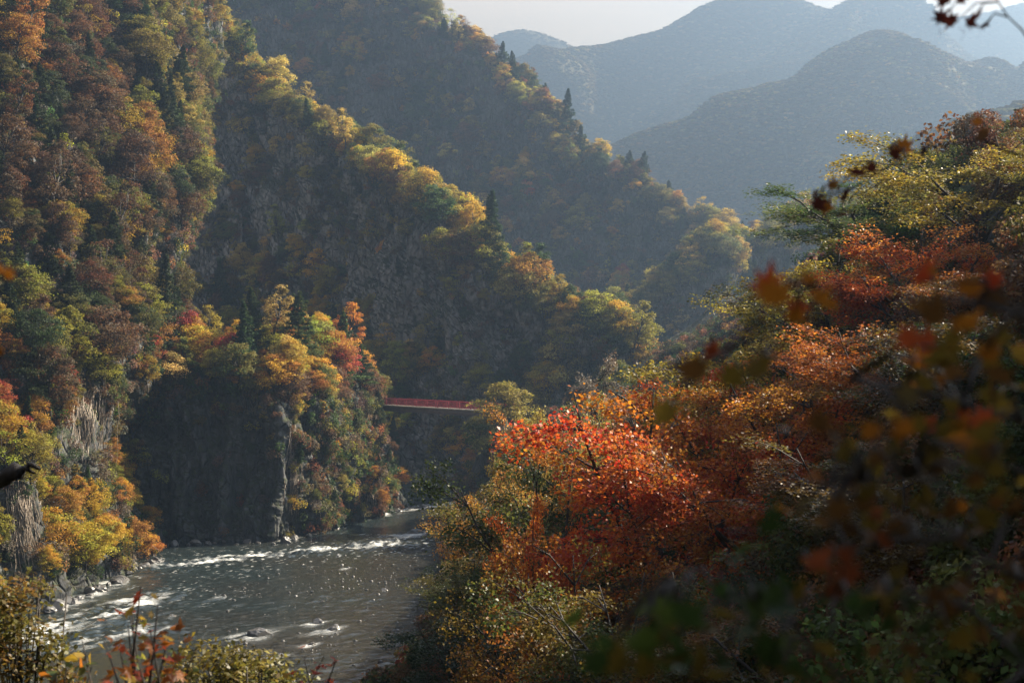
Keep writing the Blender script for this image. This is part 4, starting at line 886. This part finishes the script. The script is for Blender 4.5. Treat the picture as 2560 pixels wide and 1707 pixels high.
# ------------------------------------------------------------------ out-of-focus maple right beside the camera
r = np.random.default_rng(91)
base = np.array((2.9, 4.2, float(bank_z(2.9, 4.2)))); fm = obj('foreground_maple', None, loc=base, label='out-of-focus maple whose leafy branches reach in from the right edge', cat='tree')
mb = MB(); s = np.linspace(0, 1, 8)[:, None]; top = np.array((.25, .3, 5.2)); mb.tube(np.array((0, 0, -.4))*(1-s)+top*s+r.normal(size=(8, 3))*.04, np.linspace(.13, .05, 8), 8); obj('trunk', mb.mesh('trunk'), M['bark'], fm)
def branch(pts, leaves, size, cols, Y, twig=True, kind=None):
    """pts: polyline of (px,py) at depth Y from the edge of the frame inwards; leaves: (px,py) list"""
    wp = [W(x, y, Y+r.normal()*.05)-base for x, y in pts]; st = np.array((.1, .1, min(max(wp[0][2]+.2, .6), 5.0))); mb = MB(); poly = [st, (st+wp[0])/2+np.array((0, 0, .08))]+wp
    poly = np.array(poly); poly = cr_axis(poly, 14); poly = poly+np.cumsum(r.normal(size=(14, 3))*.012, 0)+np.array((0, 0, 1.))*(np.sin(np.linspace(0, 5, 14)+r.random()*6)*.035)[:, None]
    mb.tube(poly, np.linspace(.008, .0015, len(poly)), 5); ends = []
    for x, y in leaves:
        d_ = Y+r.normal()*.22; t = W(x, y, d_)-base; k = int(np.argmin([np.linalg.norm(t-p_) for p_ in poly])); mb.tube([poly[k], (poly[k]+t)/2+np.array((0, 0, .03)), t], (.004, .003, .0015), 3); ends.append(t)
    bo = obj('branch', mb.mesh('branch'), M['bark'], fm)
    for t in ends: add_leaf(bo, t, size*(.75+.5*r.random()), cols[r.integers(0, len(cols))], r, kind, face=True)
def cloud(cx, cy, rx_, ry_, n_): return [(cx+rx_*x, cy+ry_*y) for x, y in (r.random((n_, 2))*2-1)]
DRD, BRN, DKO, OLV, DGR = (.06, .015, .012), (.11, .05, .015), (.30, .10, .012), (.13, .085, .015), (.035, .06, .015)  # DRD is darkened so its leaves read as barely lit silhouettes
branch([(2700, 250), (2560, 120), (2500, 40), (2455, -20)], [(2350, 55), (2385, 60), (2420, 65), (2455, 70), (2365, 10), (2395, 5)], .085, [DRD], 5.0)
branch([(2650, 420), (2480, 400), (2350, 400), (2230, 430), (2120, 480), (2040, 500)], [(2150, 438), (2186, 426), (2237, 398), (2223, 373), (2256, 382), (2310, 384), (2405, 314), (2446, 314), (2457, 349), (2029, 497), (2080, 472), (2040, 523), (2065, 530), (2106, 504), (2098, 541)], .085, [DRD, DRD, BRN, DKO], 5.5, kind=None)
branch([(2700, 700), (2400, 720), (2150, 760), (1960, 770)], [(1930, 760), (1962, 738), (2000, 790), (2015, 710), (1985, 805), (2050, 760), (1915, 735)]+cloud(2420, 800, 150, 100, 14), .075, [DKO, DKO, (.4, .05, .02), BRN], 2.7)
branch([(2700, 980), (2300, 960), (2000, 960), (1800, 940), (1690, 990)], [(1785, 883), (1747, 942), (1909, 904), (1887, 942), (1683, 1002), (1675, 1049), (1690, 1091), (1820, 960)]+cloud(2250, 1000, 100, 80, 6)+cloud(2420, 960, 150, 120, 26), .075, [DKO, (.35, .06, .02), OLV, OLV, BRN], 3.0)
branch([(2750, 1150), (2400, 1150), (2150, 1180), (1960, 1200)], cloud(2250, 1180, 270, 120, 44)+cloud(2450, 1100, 110, 120, 16), .062, [OLV, BRN, OLV, DKO], 2.8)
branch([(2750, 1400), (2450, 1370), (2200, 1390), (2050, 1420)], cloud(2300, 1380, 280, 130, 44), .062, [BRN, OLV, BRN, (.2, .05, .02)], 2.8)
branch([(2750, 1620), (2450, 1580), (2150, 1580), (1950, 1600)], cloud(2320, 1600, 280, 120, 38), .062, [BRN, OLV, DGR], 2.7)
branch([(2300, 1900), (2000, 1720), (1800, 1600), (1650, 1520)], cloud(1850, 1590, 220, 110, 30)+cloud(1600, 1640, 110, 60, 10)+[(1910, 1330), (1880, 1370), (1830, 1400), (1420, 1560)], .075, [DGR, DGR, (.08, .11, .02), OLV], 2.5, kind=None)
tm, cm = maple('foreground_shade_crown', 577, 10., 4.2, 7, 8, 380, .13)
o = obj('crown', cm, parent=fm, loc=(6.2, .2, -1.0)); o['col'] = list(OLV); o['col2'] = list(BRN); o.scale = (1.1, .8, .85); o2 = obj('limb', tm, parent=fm, loc=(6.2, .2, -1.0)); o2.scale = o.scale  # unseen crown added beyond the right edge to shade the branches
for k, (X, Y, H_, sx) in enumerate([(10.5, 7.5, 6.5, .85), (13, 15, 7, .9), (16, 23, 7, .9), (8.5, 2.5, 6.5, .85)]):  # unseen trees added to keep the sun off the foreground leaves
    make_tree('broadleaf_tree', *MP[k % 4], (X, Y, float(bank_z(X, Y))-.2), (sx, sx, H_/10), k*1.1, (0, 0), BRN, OLV, ['dark unseen tree added for shade past the right edge, nearest', 'dark unseen tree added for shade past the right edge, second nearest', 'dark unseen tree added for shade past the right edge, third nearest', 'dark unseen tree added for shade beside the camera'][k], 'trees on the right bank')
# leaf tips and a broken bough from the left edge
e = obj('foreground_maple', None, loc=(-2.3, 4.0, float(bank_z(-2.3, 4.))), label='out-of-focus maple at left whose leaf tips just enter the frame', cat='tree'); b0 = np.array(e.location)
mb = MB(); top = np.array((-1.6, -.3, 5.6)); tz = np.linspace(0, 1, 12)[:, None]; mb.tube(np.array((0, 0, -.4))*(1-tz)+top*tz+np.c_[.16*np.sin(tz[:, 0]*7), .12*np.sin(tz[:, 0]*9+1), 0*tz[:, 0]]*tz+r.normal(size=(12, 3))*.015, np.linspace(.11, .04, 12)*(1+.1*r.normal(size=12)), 8); obj('trunk', mb.mesh('trunk'), M['bark'], e)
o = obj('crown', MP[2][1], parent=e, loc=(-2.2, -1.2, 1.2)); o.scale = (.5, .5, .55); o['col'] = list(DKO); o['col2'] = list(OLV); o2 = obj('limb', MP[2][0], parent=e, loc=(-2.2, -1.2, 1.2)); o2.scale = o.scale
for px, py in ((14, 692), (2, 885)):
    t = W(px, py, 3.4)-b0; st = np.array((-.05, .1, t[2]+.25)); mb = MB(); mb.tube([st, (st+t)/2, t], (.012, .007, .002), 4); bo = obj('branch', mb.mesh('branch'), M['bark'], e)
    for k in range(3): add_leaf(bo, t+np.array((-.012*k, .02*k, .008*k)), .05, DKO, r, face=True)
mb = MB(); st = W(-420, 1300, 13)-b0; pts = np.array([np.array((0, .1, st[2]-.2)), W(-300, 1290, 7.5)-b0, W(-60, 1215, 13)-b0, W(20, 1192, 13)-b0, W(62, 1170, 13)-b0, W(95, 1168, 13)-b0]); fine = cr_axis(pts, 26)+r.normal(size=(26, 3))*.012+np.array((0, 0, 1.))*(.05*np.sin(np.arange(26)*.9)*np.linspace(1, .25, 26))[:, None]; mb.tube(fine, np.interp(np.linspace(0, 5, 26), range(6), (.06, .07, .075, .07, .038, .012))*(1+.18*r.normal(size=26)), 7); mb.tube([pts[3], W(38, 1166, 13)-b0, W(44, 1150, 13)-b0], (.045, .024, .007), 4); mb.tube([pts[4], W(80, 1180, 13)-b0, W(92, 1184, 13)-b0], (.024, .014, .005), 4); mb.tube([pts[2], W(-20, 1190, 13)-b0, W(-8, 1172, 13)-b0], (.03, .018, .006), 4); obj('broken_bough', mb.mesh('broken_bough'), M['bark'], e)

# ------------------------------------------------------------------ haze filling the valley
pts = np.concatenate([t['P'].reshape(-1, 3) for t in TERR.values()]); lo, hi = pts.min(0), pts.max(0)
x0, x1, y0, y1, z0, z1 = min(lo[0], -1500)-60, max(hi[0], 3600)+60, min(lo[1], -420)-60, max(hi[1], 5400)+60, min(lo[2], -6.5)-1.5, hi[2]+16
hb = mesh_np('haze', np.array([(x, y, z) for x in (x0, x1) for y in (y0, y1) for z in (z0, z1)]), np.array([[0, 1, 3, 2], [4, 6, 7, 5], [0, 4, 5, 1], [2, 3, 7, 6], [0, 2, 6, 4], [1, 5, 7, 3]]))
m, n, out = mat_new('valley_haze'); pv = nd(n, "ShaderNodeVolumePrincipled"); pv.inputs['Density'].default_value = HAZE_DENSITY; pv.inputs['Color'].default_value = (.098, .148, .228, 1); pv.inputs['Absorption Color'].default_value = (.38, .38, .38, 1); pv.inputs['Anisotropy'].default_value = .7
n.links.new(pv.outputs[0], out.inputs['Volume']); obj('haze', hb, m, kind='stuff', label='pale morning haze filling the valley', cat='haze')
print('TREES', len(trees), 'solo', len(solo), 'objects', len(bpy.data.objects), 'box top', z1)
